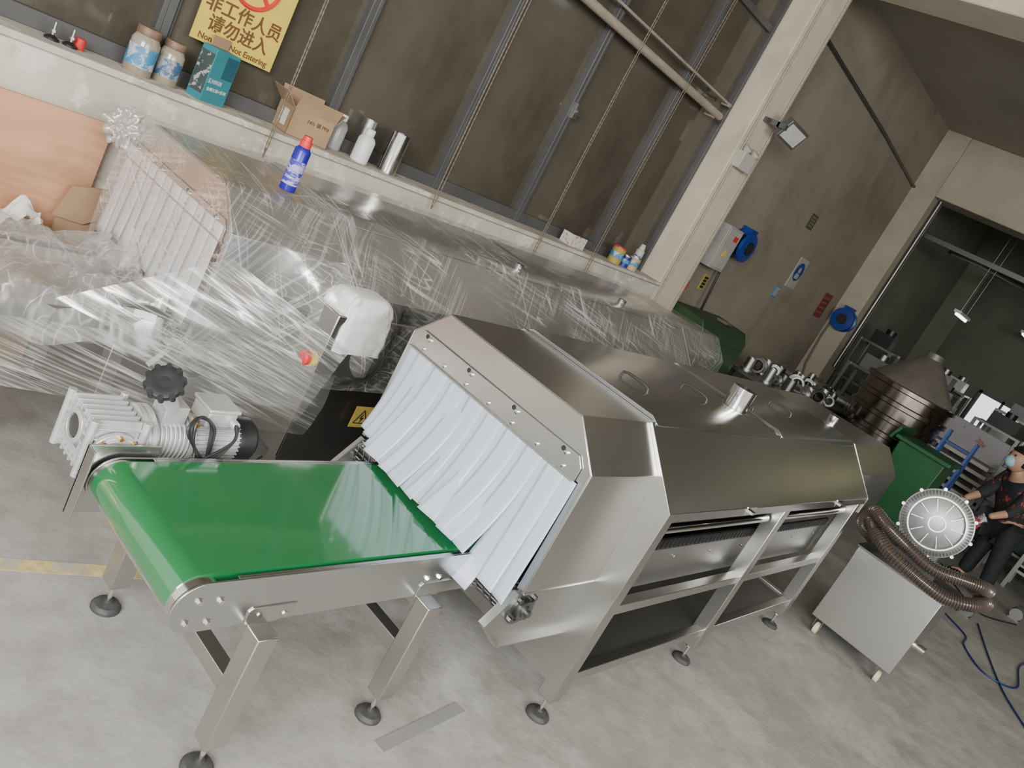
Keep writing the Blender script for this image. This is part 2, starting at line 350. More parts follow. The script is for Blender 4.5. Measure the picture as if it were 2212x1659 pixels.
# ------------------------------------------------------------------ heat tunnel
def foot(mb_parent,x,y,h=.09,r=.045,group=None):
    f=MB().lathe([(r,0),(r,.008),(r*.82,.018),(r*.3,.024),(.012,.03)],(x,y,0),seg=28).obj('leveling_foot',RUBBER,mb_parent,label='black round leveling foot')
    MB().cyl((x,y,.026),(x,y,h+.03),.007,seg=12).lathe([(.016,.0),(.016,.012)],(x,y,h-.014),seg=6).obj('foot_bolt',CHROME,f)
def tunnel(T,x0,xm,x1,x2,dy,wrapped=False):
    Y=lambda v:v+dy
    prof=[(Y(1.03),.55),(Y(1.03),.972),(Y(1.15),1.095),(Y(1.765),1.095),(Y(1.88),.972),(Y(1.88),.55)]
    hm=MB()
    hm.strip(prof,0,x0,xm,.004)
    inner=[(Y(1.055),.55),(Y(1.055),.93),(Y(1.855),.93),(Y(1.855),.55)]
    hm.prism([prof[0],prof[1],prof[2],prof[3],prof[4],prof[5],inner[3],inner[2],inner[1],inner[0]],0,x0,x0+.004)
    for yy in (1.022,1.872): hm.box((x0,Y(yy),.546),(xm,Y(yy)+.016,.552))
    hm.obj('end_hood',STEEL,T,bevel=.002)
    MB().box((x0+.12,Y(1.045),.6),(x0+.125,Y(1.865),.95)).obj('hood_shade_sheet',DARK,T)  # near-black sheet behind the curtain paints the hood's inner shade
    mprof=[(Y(.93),.86),(Y(.93),.893),(Y(1.145),1.10),(Y(1.767),1.10),(Y(1.98),.893),(Y(1.98),.86)]
    ep=[(Y(.935),.15),(Y(.925),.895),(Y(1.14),1.105),(Y(1.772),1.105),(Y(1.985),.895),(Y(1.975),.15)]
    MB().prism(ep,0,xm,xm+.006).obj('end_plate',STEEL,T,bevel=.001)
    MB().prism([(Y(.925),.80)]+ep[1:5]+[(Y(1.985),.80)],0,x1-.006,x1).obj('end_plate',STEEL,T,bevel=.001)
    hood=MB()
    hood.strip(mprof,0,xm+.006,x1-.006,.004)
    hood.obj('main_hood',STEELX,T,bevel=.002)
    hm=MB(); hm.strip(prof,0,x1,x2,.004); hm.prism(prof,0,x2,x2+.004); hm.obj('end_hood',STEEL,T,bevel=.002)
    L=x1-xm
    for k in range(2):
        a=xm+.03+k*L/2; bb=a+L/2-.06
        lid=MB().prism([(Y(1.13),1.098),(Y(1.165),1.118),(Y(1.75),1.118),(Y(1.78),1.104),(Y(1.75),1.104),(Y(1.16),1.104)],0,a,bb).obj('lid',STEELX,T,bevel=.0015)
        if not wrapped:
            for q in range(2):
                h=xm+.24+.5*(k*2+q); mb=MB()
                pts=[(h,Y(1.33),1.118),(h,Y(1.335),1.136),(h,Y(1.355),1.142),(h,Y(1.435),1.142),(h,Y(1.455),1.136),(h,Y(1.46),1.118)]
                mb.sweep(pts,.0055,10); mb.obj('handle',HANDM,lid,label='slim dark bar handle')
    ports=((xm+1.03,1.33,.055,.10,1.116),(x1+.18,1.36,.033,.06,1.095)) if not wrapped else ((3.27,1.20,.025,.05,1.10),(4.25,1.17,.025,.05,1.10))
    for px,py,pr,ph,pz in ports:
        MB().lathe([(pr+.012,0),(pr+.012,.004),(pr,.006),(pr,ph),(pr-.004,ph),(pr-.004,.01)],(px,Y(py),pz),seg=36,cap=False).obj('exhaust_port',CHROME,T)
    legsx=[xm+.04,(xm+x1)/2+.0,x1-.05]
    for yy in (Y(.965),Y(1.945)):
        for lx in legsx:
            MB().box((lx-.034,yy-.032,.09),(lx+.034,yy+.032,.87)).obj('leg',STEEL,T,bevel=.003)
            foot(T,lx,yy)
        for z0,z1 in ((.155,.195),(.455,.495)):
            MB().box((xm+.074,yy-.02,z0),(x1-.084,yy+.02,z1)).obj('frame_rail',STEEL,T,bevel=.002)
    for lx in (legsx[0],legsx[2]):
        MB().box((lx-.02,Y(.997),.155),(lx+.02,Y(1.913),.195)).obj('cross_rail',STEEL,T,bevel=.002)
    MB().strip([(Y(1.03),.655),(Y(1.03),.475),(Y(1.88),.475),(Y(1.88),.655)],0,xm+.01,x1-.01,.004).obj('product_trough',GALV,T)
    MB().box((xm+.01,Y(.99),.178),(x1-.01,Y(1.92),.184)).obj('bottom_shelf',GALV,T)
    MB().box((xm+.01,Y(1.885),.20),(x1-.01,Y(1.89),.86)).obj('back_shade_panel',STEELD,T)  # dark sheet added so the open frame looks shaded inside
    st=MB(); st.box((xm+.07,Y(1.018),.655),(x1-.08,Y(1.028),.70))
    k=xm+.08
    while k<x1-.09: st.box((k,Y(1.010),.665),(k+.006,Y(1.018),.70)); k+=.035
    st.obj('louver_strip',BLACK,T)
    MB().box((xm+.02,Y(1.10),.70),(x1-.02,Y(1.80),.96)).obj('heating_chamber_shade',DARK,T)  # near-black block paints the shade in the chamber opening
    mid=legsx[1]
    for a,bb in ((xm+.08,mid-.05),(mid+.05,x1-.09)):
        MB().cyl((a,Y(.985),.785),(bb,Y(.985),.785),.018).obj('guard_tube',CHROME,T)
        if not wrapped:
            lt=MB(); c=(a+bb)/2+.05
            lt.box((c,Y(.925),.865),(c+.09,Y(.931),.90)); lt.box((c+.03,Y(.91),.872),(c+.06,Y(.925),.884)); lt.obj('latch',CHROME,T,bevel=.001)
    if not wrapped:
        for bx in [xm+.2+i*.33 for i in range(int((L-.3)/.33)+1)]:
            MB().lathe([(.007,0),(.007,.005)],(bx,Y(1.028),.60),(0,-1,0),6).obj('screw',GALV,T)
    sp=[(x0-.02,.545),(x0-.10,.44),(x0+.03,.335),(xm,.32),(xm,.545)]
    for yy in (Y(1.05),Y(1.85)):
        m=MB(); m.prism(sp,1,yy,yy+.006)
        s_=-1 if yy<Y(1.4) else 1
        for p,q in ((sp[1],sp[0]),(sp[1],sp[2]),(sp[2],sp[3])):
            m.prism([p,q,(q[0]+.004,q[1]+.004),(p[0]+.004,p[1]+.004)],1,min(yy,yy+s_*.022),max(yy,yy+s_*.022))
        m.obj('side_guard_plate',GALV,T)
    br=MB(); br.lathe([(.062,0),(.062,.006),(.05,.006),(.05,.002),(.036,.002),(.036,.022),(.022,.024),(.022,.03),(.012,.03),(.012,.04)],(x0+.075,Y(1.05),.470),(0,-1,0),32)
    for a in range(4):
        an=math.pi/4+a*math.pi/2; br.lathe([(.009,0),(.009,.016)],(x0+.075+.052*math.cos(an),Y(1.05),.470+.052*math.sin(an)),(0,-1,0),6)
    br.obj('shaft_bearing',STEELD,T,label='dark flanged bearing on the side plate')
    wb=MB(); cx,cz=x0+.03,.50
    wb.cyl((cx,Y(1.06),cz),(cx,Y(1.85),cz),.045,seg=20)
    for a in range(18):
        an=2*math.pi*a/18; wb.cyl((cx+.056*math.cos(an),Y(1.06),cz+.056*math.sin(an)),(cx+.056*math.cos(an),Y(1.85),cz+.056*math.sin(an)),.004,seg=6)
    for yk in range(24):
        yy=Y(1.065)+.78*yk/23; wb.sweep([(cx+.06*math.cos(2*math.pi*a/16),yy+(.008 if a%2 else -.008),cz+.06*math.sin(2*math.pi*a/16)) for a in range(17)],.003,5)
    wb.box((cx,Y(1.06),cz+.052),(xm+.3,Y(1.85),cz+.06))
    wb.obj('wire_mesh_belt',STEELD,T,label='dark woven wire conveyor belt')
FT=thing('heat_tunnel_machine',(3.6,1.455,0),'stainless steel heat tunnel with octagonal hood and white strip curtain','machine')
tunnel(FT,2.02,2.42,4.75,5.55,0)
def curtain_bar(T,x0,dy,mat):
    Y=lambda v:v+dy
    m=MB(); m.prism([(Y(1.065),.925),(Y(1.065),.972),(Y(1.09),1.0),(Y(1.835),1.0),(Y(1.86),.975),(Y(1.86),.925)],0,x0-.008,x0-.003)
    m.prism([(Y(1.065),.925),(Y(1.065),.93),(Y(1.86),.93),(Y(1.86),.925)],0,x0-.018,x0-.008)
    bar=m.obj('curtain_mounting_bar',mat,T,bevel=.001)
    for i in range(7): MB().lathe([(.007,0),(.007,.004),(.004,.006)],(x0-.008,Y(1.12)+.68*i/6,.945),(-1,0,0),12).obj('screw',CHROME,bar)
    for i in range(4):
        MB().lathe([(.008,0),(.008,.005),(.005,.007)],(x0-.008,Y(1.13)+.66*i/3,.983),(-1,0,0),12).obj('screw',CHROME,bar)
        MB().cyl((x0-.0088,Y(1.147)+.66*i/3,.988),(x0-.0080,Y(1.147)+.66*i/3,.988),.008,seg=16).obj('keyhole_slot',DARK,bar)
curtain_bar(FT,2.02,0,STEEL)
NS=17
def ramp(y,tab):
    for (a,va),(b,vb) in zip(tab,tab[1:]):
        if a<=y<=b: return va+(vb-va)*(y-a)/(b-a)
    return tab[-1][1] if y>tab[-1][0] else tab[0][1]
for i in range(NS):
    y=1.086+i*(1.818-1.086)/(NS-1); w=.072; rnd=random.Random(i*3+5)
    bend=ramp(y,((1.08,.03),(1.14,.085),(1.20,.12),(1.26,.135),(1.65,.135),(1.72,.11),(1.82,.05)))
    zend=.587 if y>1.20 else (.50,.535,.485)[i%3]
    if y>1.735: zend=.60
    zend+=rnd.uniform(0,.010); bend+=rnd.uniform(-.014,.012); sk=rnd.uniform(-.024,.008)-(.012 if y<1.21 else 0); tw=rnd.uniform(-.012,.012); pw=rnd.uniform(1.8,2.3)
    def f(u,v,y=y,w=w,bend=bend,zend=zend,sk=sk,tw=tw,i=i,pw=pw):
        s=u; z=.93-(.93-zend)*s
        x=2.009-(i%2)*.0030-bend*(s**pw)+tw*(v-.5)*s-.0006*math.sin(v*math.pi)
        return (x,y-w/2+w*v+sk*s*s,z)
    MB().grid(f,24,7).obj('curtain_strip',STRIP,FT,solid=.0010,ang=80)
# ------------------------------------------------------------------ infeed belt conveyor
BC=thing('belt_conveyor',(1.5,1.46,0),'small green belt conveyor with stainless frame feeding the heat tunnel','conveyor')
zt=.575; r=.064; cx=1.06; cz=zt-r; ex_=2.0; bm_=MB(); YB1=1.655
out_=[]
for a in range(17):
    an=math.pi/2+math.pi*a/16; out_.append((cx+r*math.cos(an),cz+r*math.sin(an)))
for a in range(13):
    an=-math.pi/2+math.pi*a/12; out_.append((ex_+.0+(.03)*math.cos(an),zt-.03+.03*math.sin(an)) if a>0 else (ex_,zt-.06))
bm_.prism(out_,1,1.225,YB1); bm_.obj('belt',GREENB,BC,ang=30)
MB().box((1.12,1.21,.436),(2.0,YB1+.01,.441)).obj('added_under_pan',GALV,BC)  # added pan, keeps the green belt underside out of beam reflections
def railprof(x_end):
    p=[]
    for a in range(21):
        an=math.pi/2+math.pi*a/20; p.append((cx+.004+.069*math.cos(an),.505+.069*math.sin(an)))
    p+=[(x_end,.437),(x_end,.573)]
    return p
yl=YB1+.015
for y0,y1 in ((1.195,1.201),(yl,yl+.006)):
    m=MB(); m.prism(railprof(2.055),1,y0,y1)
    if y0<1.5: m.box((1.14,1.201,.569),(2.055,1.212,.573)); m.box((1.14,1.201,.437),(2.055,1.22,.441))
    else: m.box((1.14,yl-.011,.569),(2.055,yl,.573)); m.box((1.14,yl-.02,.437),(2.055,yl,.441))
    rl=m.obj('side_rail',STEELX,BC,bevel=.001)
    s_=-1 if y0<1.5 else 1; yb=y0 if s_<0 else y1
    for bx,bz in ((1.045,.465),(1.055,.525),(1.10,.46),(1.11,.52),(1.235,.462),(1.31,.455),(1.79,.497),(1.84,.497)):
        MB().lathe([(.010,0),(.010,.002),(.007,.002),(.007,.007)],(bx,yb+s_*.000,bz),(0,s_,0),6).obj('bolt',CHROME,rl)
MB().cyl((cx,1.203,.508),(cx,yl-.002,.508),.063,seg=40).obj('drive_roller',CHROME,BC)
for lx in (1.24,1.81):
    for yy,s_ in ((1.163,-1),(1.757,1)):
        m=MB(); m.box((lx-.029,yy-.029,.09),(lx+.029,yy+.029,.437))
        lg=m.obj('leg',STEEL,BC,bevel=.003)
        br=MB(); yb=1.195 if s_<0 else 1.73
        br.prism([(lx-.04,.435),(lx+.05,.435),(lx+.095,.455),(lx+.095,.485),(lx-.03,.485),(lx-.04,.475)],1,min(yb,yb+s_*.004),max(yb,yb+s_*.004))
        br.obj('leg_bracket',STEEL,BC,bevel=.001)
        foot(BC,lx,yy,.09,.042)
    MB().box((lx-.022,1.192,.232),(lx+.022,1.728,.276)).obj('cross_beam',STEEL,BC,bevel=.002)
    MB().box((lx-.02,1.192,.395),(lx+.02,1.728,.435)).obj('cross_beam',GALV,BC,bevel=.002)
MB().cyl((2.0,1.18,.52),(2.07,1.18,.515),.009).lathe([(.014,0),(.014,.016)],(1.985,1.18,.521),(1,0,0),6).obj('belt_tension_screw',CHROME,BC)
MB().box((.975,yl+.015,.40),(1.16,yl+.021,.60)).box((.975,yl-.02,.40),(.979,yl+.021,.60)).obj('motor_mount_plate',STEEL,BC,bevel=.001)
GM=thing('gear_motor',(1.25,1.81,.56),'light grey cast aluminium gear motor with black handwheel','motor',parent=BC)
ax=.562; ay=1.80; dz=ax-.555; oy=ay-1.87
g=MB(); g.box((1.0,1.80+oy,.485+dz),(1.115,1.94+oy,.625+dz))
for k in range(6):
    yy=1.805+k*.025+oy; g.box((.992,yy,.480+dz),(1.12,yy+.008,.632+dz))
for k in range(5):
    zz=.495+k*.028+dz; g.box((.988,1.795+oy,zz),(1.12,1.945+oy,zz+.007))
for sx in (.98,1.115):
    for sy in (1.795,1.945): g.cyl((sx+.01,sy+oy,.475+dz),(sx+.01,sy+oy,.637+dz),.011,seg=12)
g.lathe([(.045,0),(.045,.01),(.032,.012),(.032,.002)],(.992,1.87+oy,.575+dz),(-1,0,0),28,cap=False)
g.lathe([(.062,0),(.062,.012),(.05,.014),(.05,.022),(.03,.022),(.03,.008)],(1.058,1.795+oy,.545+dz),(0,-1,0),36,cap=False)
g.obj('gearbox',ALU,GM,bevel=.0015)
MB().cyl((.991,1.87+oy,.575+dz),(.984,1.87+oy,.575+dz),.028,seg=24).obj('shaft_bore',STEELD,GM)
MB().cyl((1.058,1.792+oy,.545+dz),(1.058,1.775+oy,.545+dz),.024,seg=24).obj('output_shaft',STEELD,GM)
for a in range(8):
    an=a*math.pi/4; MB().lathe([(.006,0),(.006,.012)],(1.058+.054*math.cos(an),1.783+oy,.545+dz+.054*math.sin(an)),(0,-1,0),6).obj('flange_bolt',BRASS,GM)
g=MB(); g.lathe([(.045,0),(.05,.02),(.085,.022),(.085,.036),(.078,.037),(.078,.045),(.085,.046),(.085,.058),(.06,.06),(.06,.075)],(1.105,ay,ax),(1,0,0),40)
g.obj('input_flange',ALU,GM)
g=MB(); prof=[(.058,0)]
for k in range(7): prof+=[(.058,.004+k*.013),(.068,.004+k*.013),(.068,.009+k*.013),(.058,.009+k*.013)]
prof.append((.058,.1)); g.lathe(prof,(1.18,ay,ax),(1,0,0),32)
g.box((1.185,ay-.035,ax+.05),(1.25,ay+.035,ax+.11)); g.cyl((1.205,ay-.02,ax+.10),(1.165,ay-.03,ax+.155),.022,seg=20)
g.obj('speed_variator',ALU,GM,bevel=.0015)
MB().cyl((1.26,ay-.05,ax+.09),(1.26,ay-.075,ax+.08),.01).obj('oil_fitting',BRASS,GM)
MB().cyl((1.175,ay,ax+.13),(1.22,ay,ax+.135),.009).obj('oil_fitting',BRASS,GM)
hw=MB(); hc=V((1.150,ay-.035,ax+.180)); hd=V((-.55,-.45,.7)).normalized(); u,v=basis(hd)
hw.cyl(hc-hd*.03,hc+hd*.012,.018); hw.lathe([(.03,0),(.046,.004),(.048,.014),(.046,.024),(.028,.028),(.01,.022)],hc-hd*.012,hd,36)
for a in range(10):
    an=a*2*math.pi/10; p=hc+(u*math.cos(an)+v*math.sin(an))*.045; hw.cyl(p-hd*.010,p+hd*.014,.008,seg=10)
hw.obj('handwheel',BLACK,GM)
mx_=1.275
mt=MB(); mt.cyl((mx_,ay,ax),(mx_+.155,ay,ax),.056,seg=36)
for a in range(32):
    an=a*2*math.pi/32; d=V((0,math.cos(an),math.sin(an))); p=V((mx_+.082,ay,ax))+d*.060
    mt.obox(p,(.14,.003,.014),Matrix((V((1,0,0)),V((1,0,0)).cross(d)*-1,d)).transposed())
mt.lathe([(.068,0),(.068,.012)],(mx_-.002,ay,ax),(1,0,0),36)
mt.obj('motor_housing',ALU,GM)
MB().box((mx_+.03,ay-.045,ax+.06),(mx_+.12,ay+.045,ax+.105)).box((mx_+.025,ay-.05,ax+.105),(mx_+.125,ay+.05,ax+.118)).cyl((mx_+.11,ay-.045,ax+.08),(mx_+.11,ay-.07,ax+.08),.013).obj('terminal_box',ALU,GM,bevel=.004)
MB().lathe([(.064,0),(.066,.01),(.066,.05),(.055,.064),(.02,.066)],(mx_+.155,ay,ax),(1,0,0),36).obj('fan_cover',BLACK,GM)
for k in range(3):
    dx=-.03
    MB().sweep(spline([(1.42-.005*k+dx,ay-.07,ax+.08+.004*k),(1.40+dx,ay-.10,ax+.05),(1.35-.02*k+dx,ay-.105,ax-.01),(1.30+dx,ay-.09,ax+.02),(1.285-.01*k+dx,ay-.08,ax+.07),(1.30+dx,ay-.06,ax+.10),(1.35+dx,ay-.05-.01*k,ax+.07),(1.36+dx,ay-.08,ax-.03),(1.40+dx,ay-.07,ax-.07),(1.52+dx,ay-.03,ax-.09),(1.60+dx,ay,ax-.06)],6),.0045,8).obj('power_cable',BLACK,GM)
# ------------------------------------------------------------------ wrapped tunnel
WT=thing('wrapped_heat_tunnel_machine',(3.6,2.855,0),'long steel heat tunnel wrapped in clear stretch film beside the wall','machine')
tunnel(WT,1.60,2.10,5.05,5.55,1.40,True)
curtain_bar(WT,1.60,1.40,STEEL)
for i in range(12):
    y=2.505+i*.066; rnd=random.Random(i+50); ze=.60+rnd.uniform(-.02,.02)+(.05 if i%4==1 else 0); sk=rnd.uniform(-.006,.006)
    def f(u,v,y=y,ze=ze,sk=sk,i=i):
        return (1.588-(i%2)*.0006-.012*u*u, y-.038+.076*v+sk*u*u, .98-(.98-ze)*u)
    MB().grid(f,12,4).obj('curtain_strip',STRIPW,WT,solid=.0006,ang=80)
MB().box((1.95,2.17,.62),(2.20,2.33,.86)).obj('control_box',STEEL,WT,bevel=.004)
def foamf(u,v):
    a=v*2*math.pi; th=u*math.pi*.5; rr_z=math.cos(th)**.28 if u<1 else 0; z=.72+.22*math.sin(th)**.8
    n_=.010*noise.noise(V((math.cos(a)*2,math.sin(a)*2,u*3)))+.007*noise.noise(V((math.cos(a)*7,math.sin(a)*7,u*8)))
    return (2.095+(.125+n_)*rr_z*math.copysign(abs(math.cos(a))**.33,math.cos(a)),2.248+(.090+n_)*rr_z*math.copysign(abs(math.sin(a))**.33,math.sin(a)),z)
MB().grid(foamf,24,60).obj('foam_wrap',FOAM,WT,label='white foam padding around the control box',ang=80)
es=MB().lathe([(.03,0),(.03,.02)],(1.948,2.20,.665),(-1,0,0),28); es=es.obj('emergency_stop',YEL,WT,label='yellow base with red emergency stop button')
MB().lathe([(.014,.02),(.014,.03),(.028,.032),(.028,.045),(.018,.052)],(1.948,2.20,.665),(-1,0,0),28).obj('stop_button',RED,es)
MB().box((2.10,2.325,.12),(2.85,2.33,.66)).obj('cabinet_door',STEELD,WT,bevel=.002)
ws=MB().box((2.36,2.296,.33),(2.46,2.299,.43)).obj('warning_plate',YELD,WT,label='yellow plate with black lightning triangle')
tri=MB(); tx=2.41
for k in range(3):
    a0=math.pi/2+k*2*math.pi/3; a1=a0+2*math.pi/3
    tri.beam((tx+.042*math.cos(a0),2.295,.372+.042*math.sin(a0)),(tx+.042*math.cos(a1),2.295,.372+.042*math.sin(a1)),.006,.002)
tri.prism([(tx+.005,.397),(tx-.01,.372),(tx,.374),(tx-.004,.350),(tx+.012,.378),(tx+.001,.376)],1,2.2945,2.296)
tri.obj('warning_symbol',BLACK,ws)
def ring_interp(pts,t):
    n=len(pts)-1; 
    Ls=[0]
    for a,b2 in zip(pts,pts[1:]): Ls.append(Ls[-1]+math.dist(a,b2))
    d=t*Ls[-1]
    for i in range(n):
        if d<=Ls[i+1]+1e-9:
            k=(d-Ls[i])/max(1e-9,Ls[i+1]-Ls[i]); return (pts[i][0]*(1-k)+pts[i+1][0]*k,pts[i][1]*(1-k)+pts[i+1][1]*k)
    return pts[-1]
RA=[(2.41,.50),(2.40,.78),(2.41,.985),(2.535,1.115),(3.18,1.115),(3.30,.985),(3.31,.78),(3.31,.50)]
RBm=[(2.30,.50),(2.29,.70),(2.305,.90),(2.53,1.135),(3.18,1.135),(3.40,.91),(3.41,.70),(3.41,.50)]
def filmf(u,v,amp=.003,grow=0):
    x=1.575+(5.60-1.575)*u
    k=min(1,max(0,(x-1.95)/.20)); a=ring_interp(RA,v); b2=ring_interp(RBm,v)
    y=a[0]*(1-k)+b2[0]*k; z=a[1]*(1-k)+b2[1]*k
    k2=min(1,max(0,(x-4.95)/.3)); y=y*(1-k2)+(a[0])*k2; z=z*(1-k2)+a[1]*k2
    if v<.30:
        bx=math.exp(-((x-2.09)/.22)**4)*math.exp(-((z-.78)/.22)**4); y-=.160*bx
    sk=x*1.0+v*1.2
    nn=abs(noise.noise(V((sk*8,v*1.5,1.3))))*.9+abs(noise.noise(V((x*1.5+v*2,v*16-x*4,4))))*.5-.35
    d=V((y-2.855,z-.75)).normalized()
    o=amp*(nn)+amp*.5+grow
    return (x,y+d.x*o,z+d.y*o)
MB().grid(filmf,300,130).obj('stretch_film',FILM,WT,label='clear wrinkled stretch film',ang=180)
def endfilm(u,v):
    p=ring_interp(RA,v); y=2.855+(p[0]-2.855)*u; z=.50+(p[1]-.50)*u
    return (1.573-.012*(1-u)+noise.noise(V((y*5,z*8,3)))*.005,y,z)
MB().grid(endfilm,24,60).obj('stretch_film',FILM,WT,ang=180)
def clump(u,v):
    th=u*math.pi; ph=v*2*math.pi; d=V((math.sin(th)*math.cos(ph),math.sin(th)*math.sin(ph),math.cos(th)))
    return V((1.58,3.33,1.01))+d*(.065+.05*noise.noise(d*3)+.015*noise.noise(d*9))
MB().grid(clump,40,60).obj('film_knot',FILMC,WT,label='bunched clear film at the hood corner',ang=180)
def sf(u,v):
    x=.0+2.12*u; top=.56+.10*u*u; bot=.36-.04*u+.02*math.sin(u*5)
    z=top*(1-v)+bot*v
    y=2.48-.22*u+.012*noise.noise(V((x*2,z*8,7)))-.03*math.sin(math.pi*v)*u
    return (x,y,z)
MB().grid(sf,90,60).obj('film_sheet',FILMS,WT,label='taut clear film sheet',ang=180)
def sf2(u,v):
    a=V((1.15,2.47,.62)).lerp(V((1.62,2.40,.90)),v); b=V((2.02,2.22,.38)).lerp(V((2.00,2.10,.76)),v)
    p=a.lerp(b,u); p.y+=-.02*math.sin(math.pi*u)+.008*noise.noise(V((u*2,v*9,3))); return p
MB().grid(sf2,50,50).obj('film_sheet',FILMS,WT,label='taut clear film sheet',ang=180)
# ------------------------------------------------------------------ wrapped conveyor
WC=thing('wrapped_belt_conveyor',(.9,2.83,0),'belt conveyor covered with crumpled clear stretch film','conveyor')
MB().box((-.3,2.58,.49),(1.56,3.10,.545)).obj('belt',GALV,WC,bevel=.01)
for yy in (2.555,3.12): MB().box((-.3,yy,.44),(1.56,yy+.008,.56)).obj('side_rail',STEELX,WC,bevel=.001)
for lx in (-.1,1.05,1.45):
    for yy in (2.58,3.10):
        MB().box((lx-.025,yy-.025,.09),(lx+.025,yy+.025,.44)).obj('leg',STEEL,WC,bevel=.003); foot(WC,lx,yy)
def cf(u,v):
    x=.0+1.56*u; y=2.50+.68*v
    e=min(1,min(v,1-v)*9)
    n_=abs(noise.noise(V((x*4,y*5,0))))*.09+abs(noise.noise(V((x*10,y*11,2))))*.045+abs(noise.noise(V((x*24,y*24,5))))*.016
    z=.58+.04*e*(1+.8*math.sin(x*4))+n_*e
    if e<1: z=z*e+(.46+.02*math.sin(x*20))*(1-e)
    return (x,y+noise.noise(V((x*8,0,v*3)))*.02,z)
MB().grid(cf,190,120).obj('crumpled_film',FILMC,WC,label='crumpled clear plastic film heap',ang=180)
for k in range(3): MB().sweep(spline([(1.34+.01*k,2.58,.58),(1.42,2.55-.01*k,.60+.006*k),(1.50,2.53,.60+.008*k),(1.555,2.52,.585+.006*k)],6),.005,8).obj('cable',BLACK,WC)
# ------------------------------------------------------------------ plywood, sill items
MB().prism([(-1.0,0),(1.60,0),(1.62,.97),(-1.0,.97)],1,3.50,3.518).obj('plywood_sheet',PLY,label='orange-brown plywood sheet standing against the wall',cat='board')
cs=MB(); cs.prism([(1.48,.56),(1.52,.70),(1.66,.72),(1.69,.60),(1.60,.55)],1,3.43,3.445); cs.prism([(1.50,.0),(1.50,.58),(1.66,.58),(1.66,0)],1,3.445,3.455); cs.obj('cardboard_sheet',CARD,label='torn brown cardboard piece beside the plywood',cat='cardboard')
cb_=MB(); cb_.box((1.22,3.22,0),(1.46,3.44,.52)); cb_.obj('carton',CARD,label='closed brown carton standing behind the wrapped conveyor',cat='box',bevel=.003)
def scrap(u,v):
    return V((1.34,3.36,.521))+V(((u-.5)*.16,(v-.5)*.12,abs(noise.noise(V((u*3,v*3,1))))*.10+.04*(1-abs(u-.5)*2)))
MB().grid(scrap,14,12).obj('paper_scrap',PAPER,label='crumpled white paper lying on the brown carton',cat='paper')
ZS=1.18; YS=3.66
def jar(x,y,h,rr,lab,capm,bodym,labm,tag_):
    j=thing('plastic_jar',(x,y,ZS),tag_,'jar')
    MB().lathe([(rr*.92,0),(rr,.008),(rr,h*.70),(rr*.8,h*.82),(rr*.72,h*.84)],(x,y,ZS),seg=36).obj('jar_body',bodym,j)
    MB().lathe([(rr*.80,h*.83),(rr*.84,h*.85),(rr*.84,h*.97),(rr*.78,h)],(x,y,ZS),seg=36).obj('lid',capm,j)
    MB().lathe([(rr*1.012,h*.16),(rr*1.012,h*.60)],(x,y,ZS),seg=36,cap=False).obj('paper_label',labm,j,label=lab)
LABW=M('label_white_blue',(.48,.51,.49),.5,0,.05,20,col2=(.05,.22,.40),c2pos=(.44,.50),c2scale=14)
jar(1.70,YS,.195,.058,'blue and white label',JARR,JARG,LABW,'beige plastic jar with rusty lid and blue label on sill')
jar(1.83,YS+.02,.185,.053,'blue and grey worn label',JARR,JARG,M('label_grey_blue',(.30,.31,.31),.5,0,.05,20,col2=(.05,.11,.20),c2pos=(.48,.52),c2scale=14),'dirty plastic jar with brown lid and worn label')
for bx,m_ in ((1.36,BLACK),(1.43,BLACK)):
    b_=thing('leveling_foot',(bx,YS,ZS),'black leveling foot with threaded bolt lying on the sill','machine foot','loose feet on the window sill')
    MB().lathe([(.028,0),(.028,.008),(.014,.016),(.006,.02)],(bx,YS,ZS)).obj('base_pad',BLACK,b_)
    MB().lathe([(.006,.018),(.006,.07)],(bx,YS,ZS),seg=12).lathe([(.012,.03),(.012,.04)],(bx,YS,ZS),seg=6).obj('bolt',GALV,b_)
MB().lathe([(.02,0),(.021,.003),(.02,.04),(.016,.045)],(1.47,YS+.02,ZS),seg=24).obj('plastic_cup',RED,label='small red plastic cup upside down on the sill',cat='cup')
tb=thing('product_carton',(2.02,YS,ZS),'teal product carton with open flap and small printed white text','box')
R_=Matrix.Rotation(.30,4,'Z'); Tm=Matrix.Translation((2.02,YS,ZS))@R_
MB().box((-.07,-.045,0),(.075,.045,.235),Tm).obj('carton_body',TEAL,tb,bevel=.001)
MB().box((.0,-.0462,.12),(.07,-.0450,.22),Tm).obj('printed_panel',M('teal_dark',(.02,.09,.12),.4),tb)
MB().box((-.03,.040,.235),(.075,.045,.28),Tm).obj('carton_flap',CARD,tb)
MB().box((-.0715,-.040,.03),(-.0702,.040,.21),Tm).obj('side_print',M('teal_print',(.05,.07,.07),.5,col2=(.4,.4,.36),c2pos=(.55,.56),c2scale=30),tb)
text('玉川科技',.022,Tm@V((-.025,-.048,.095)),PAPER,tb,rot=(math.pi/2,0,.30)); text('金刚无极V系列',.018,Tm@V((.0,-.048,.06)),PAPER,tb,rot=(math.pi/2,0,.30))
cbx=thing('cardboard_box',(2.55,YS,ZS),'small open brown cardboard box with handwriting on the sill','box')
Tm=Matrix.Translation((2.56,YS+.02,ZS))@Matrix.Rotation(-.08,4,'Z'); bw=MB()
w_,d_,h_=.12,.08,.135
for lo,hi in (((-w_,-d_,0),(w_,-d_+.004,h_)),((-w_,d_-.004,0),(w_,d_,h_)),((-w_,-d_,0),(-w_+.004,d_,h_)),((w_-.004,-d_,0),(w_,d_,h_)),((-w_,-d_,0),(w_,d_,.004))): bw.box(lo,hi,Tm)
bw.obj('box_body',CARD,cbx)
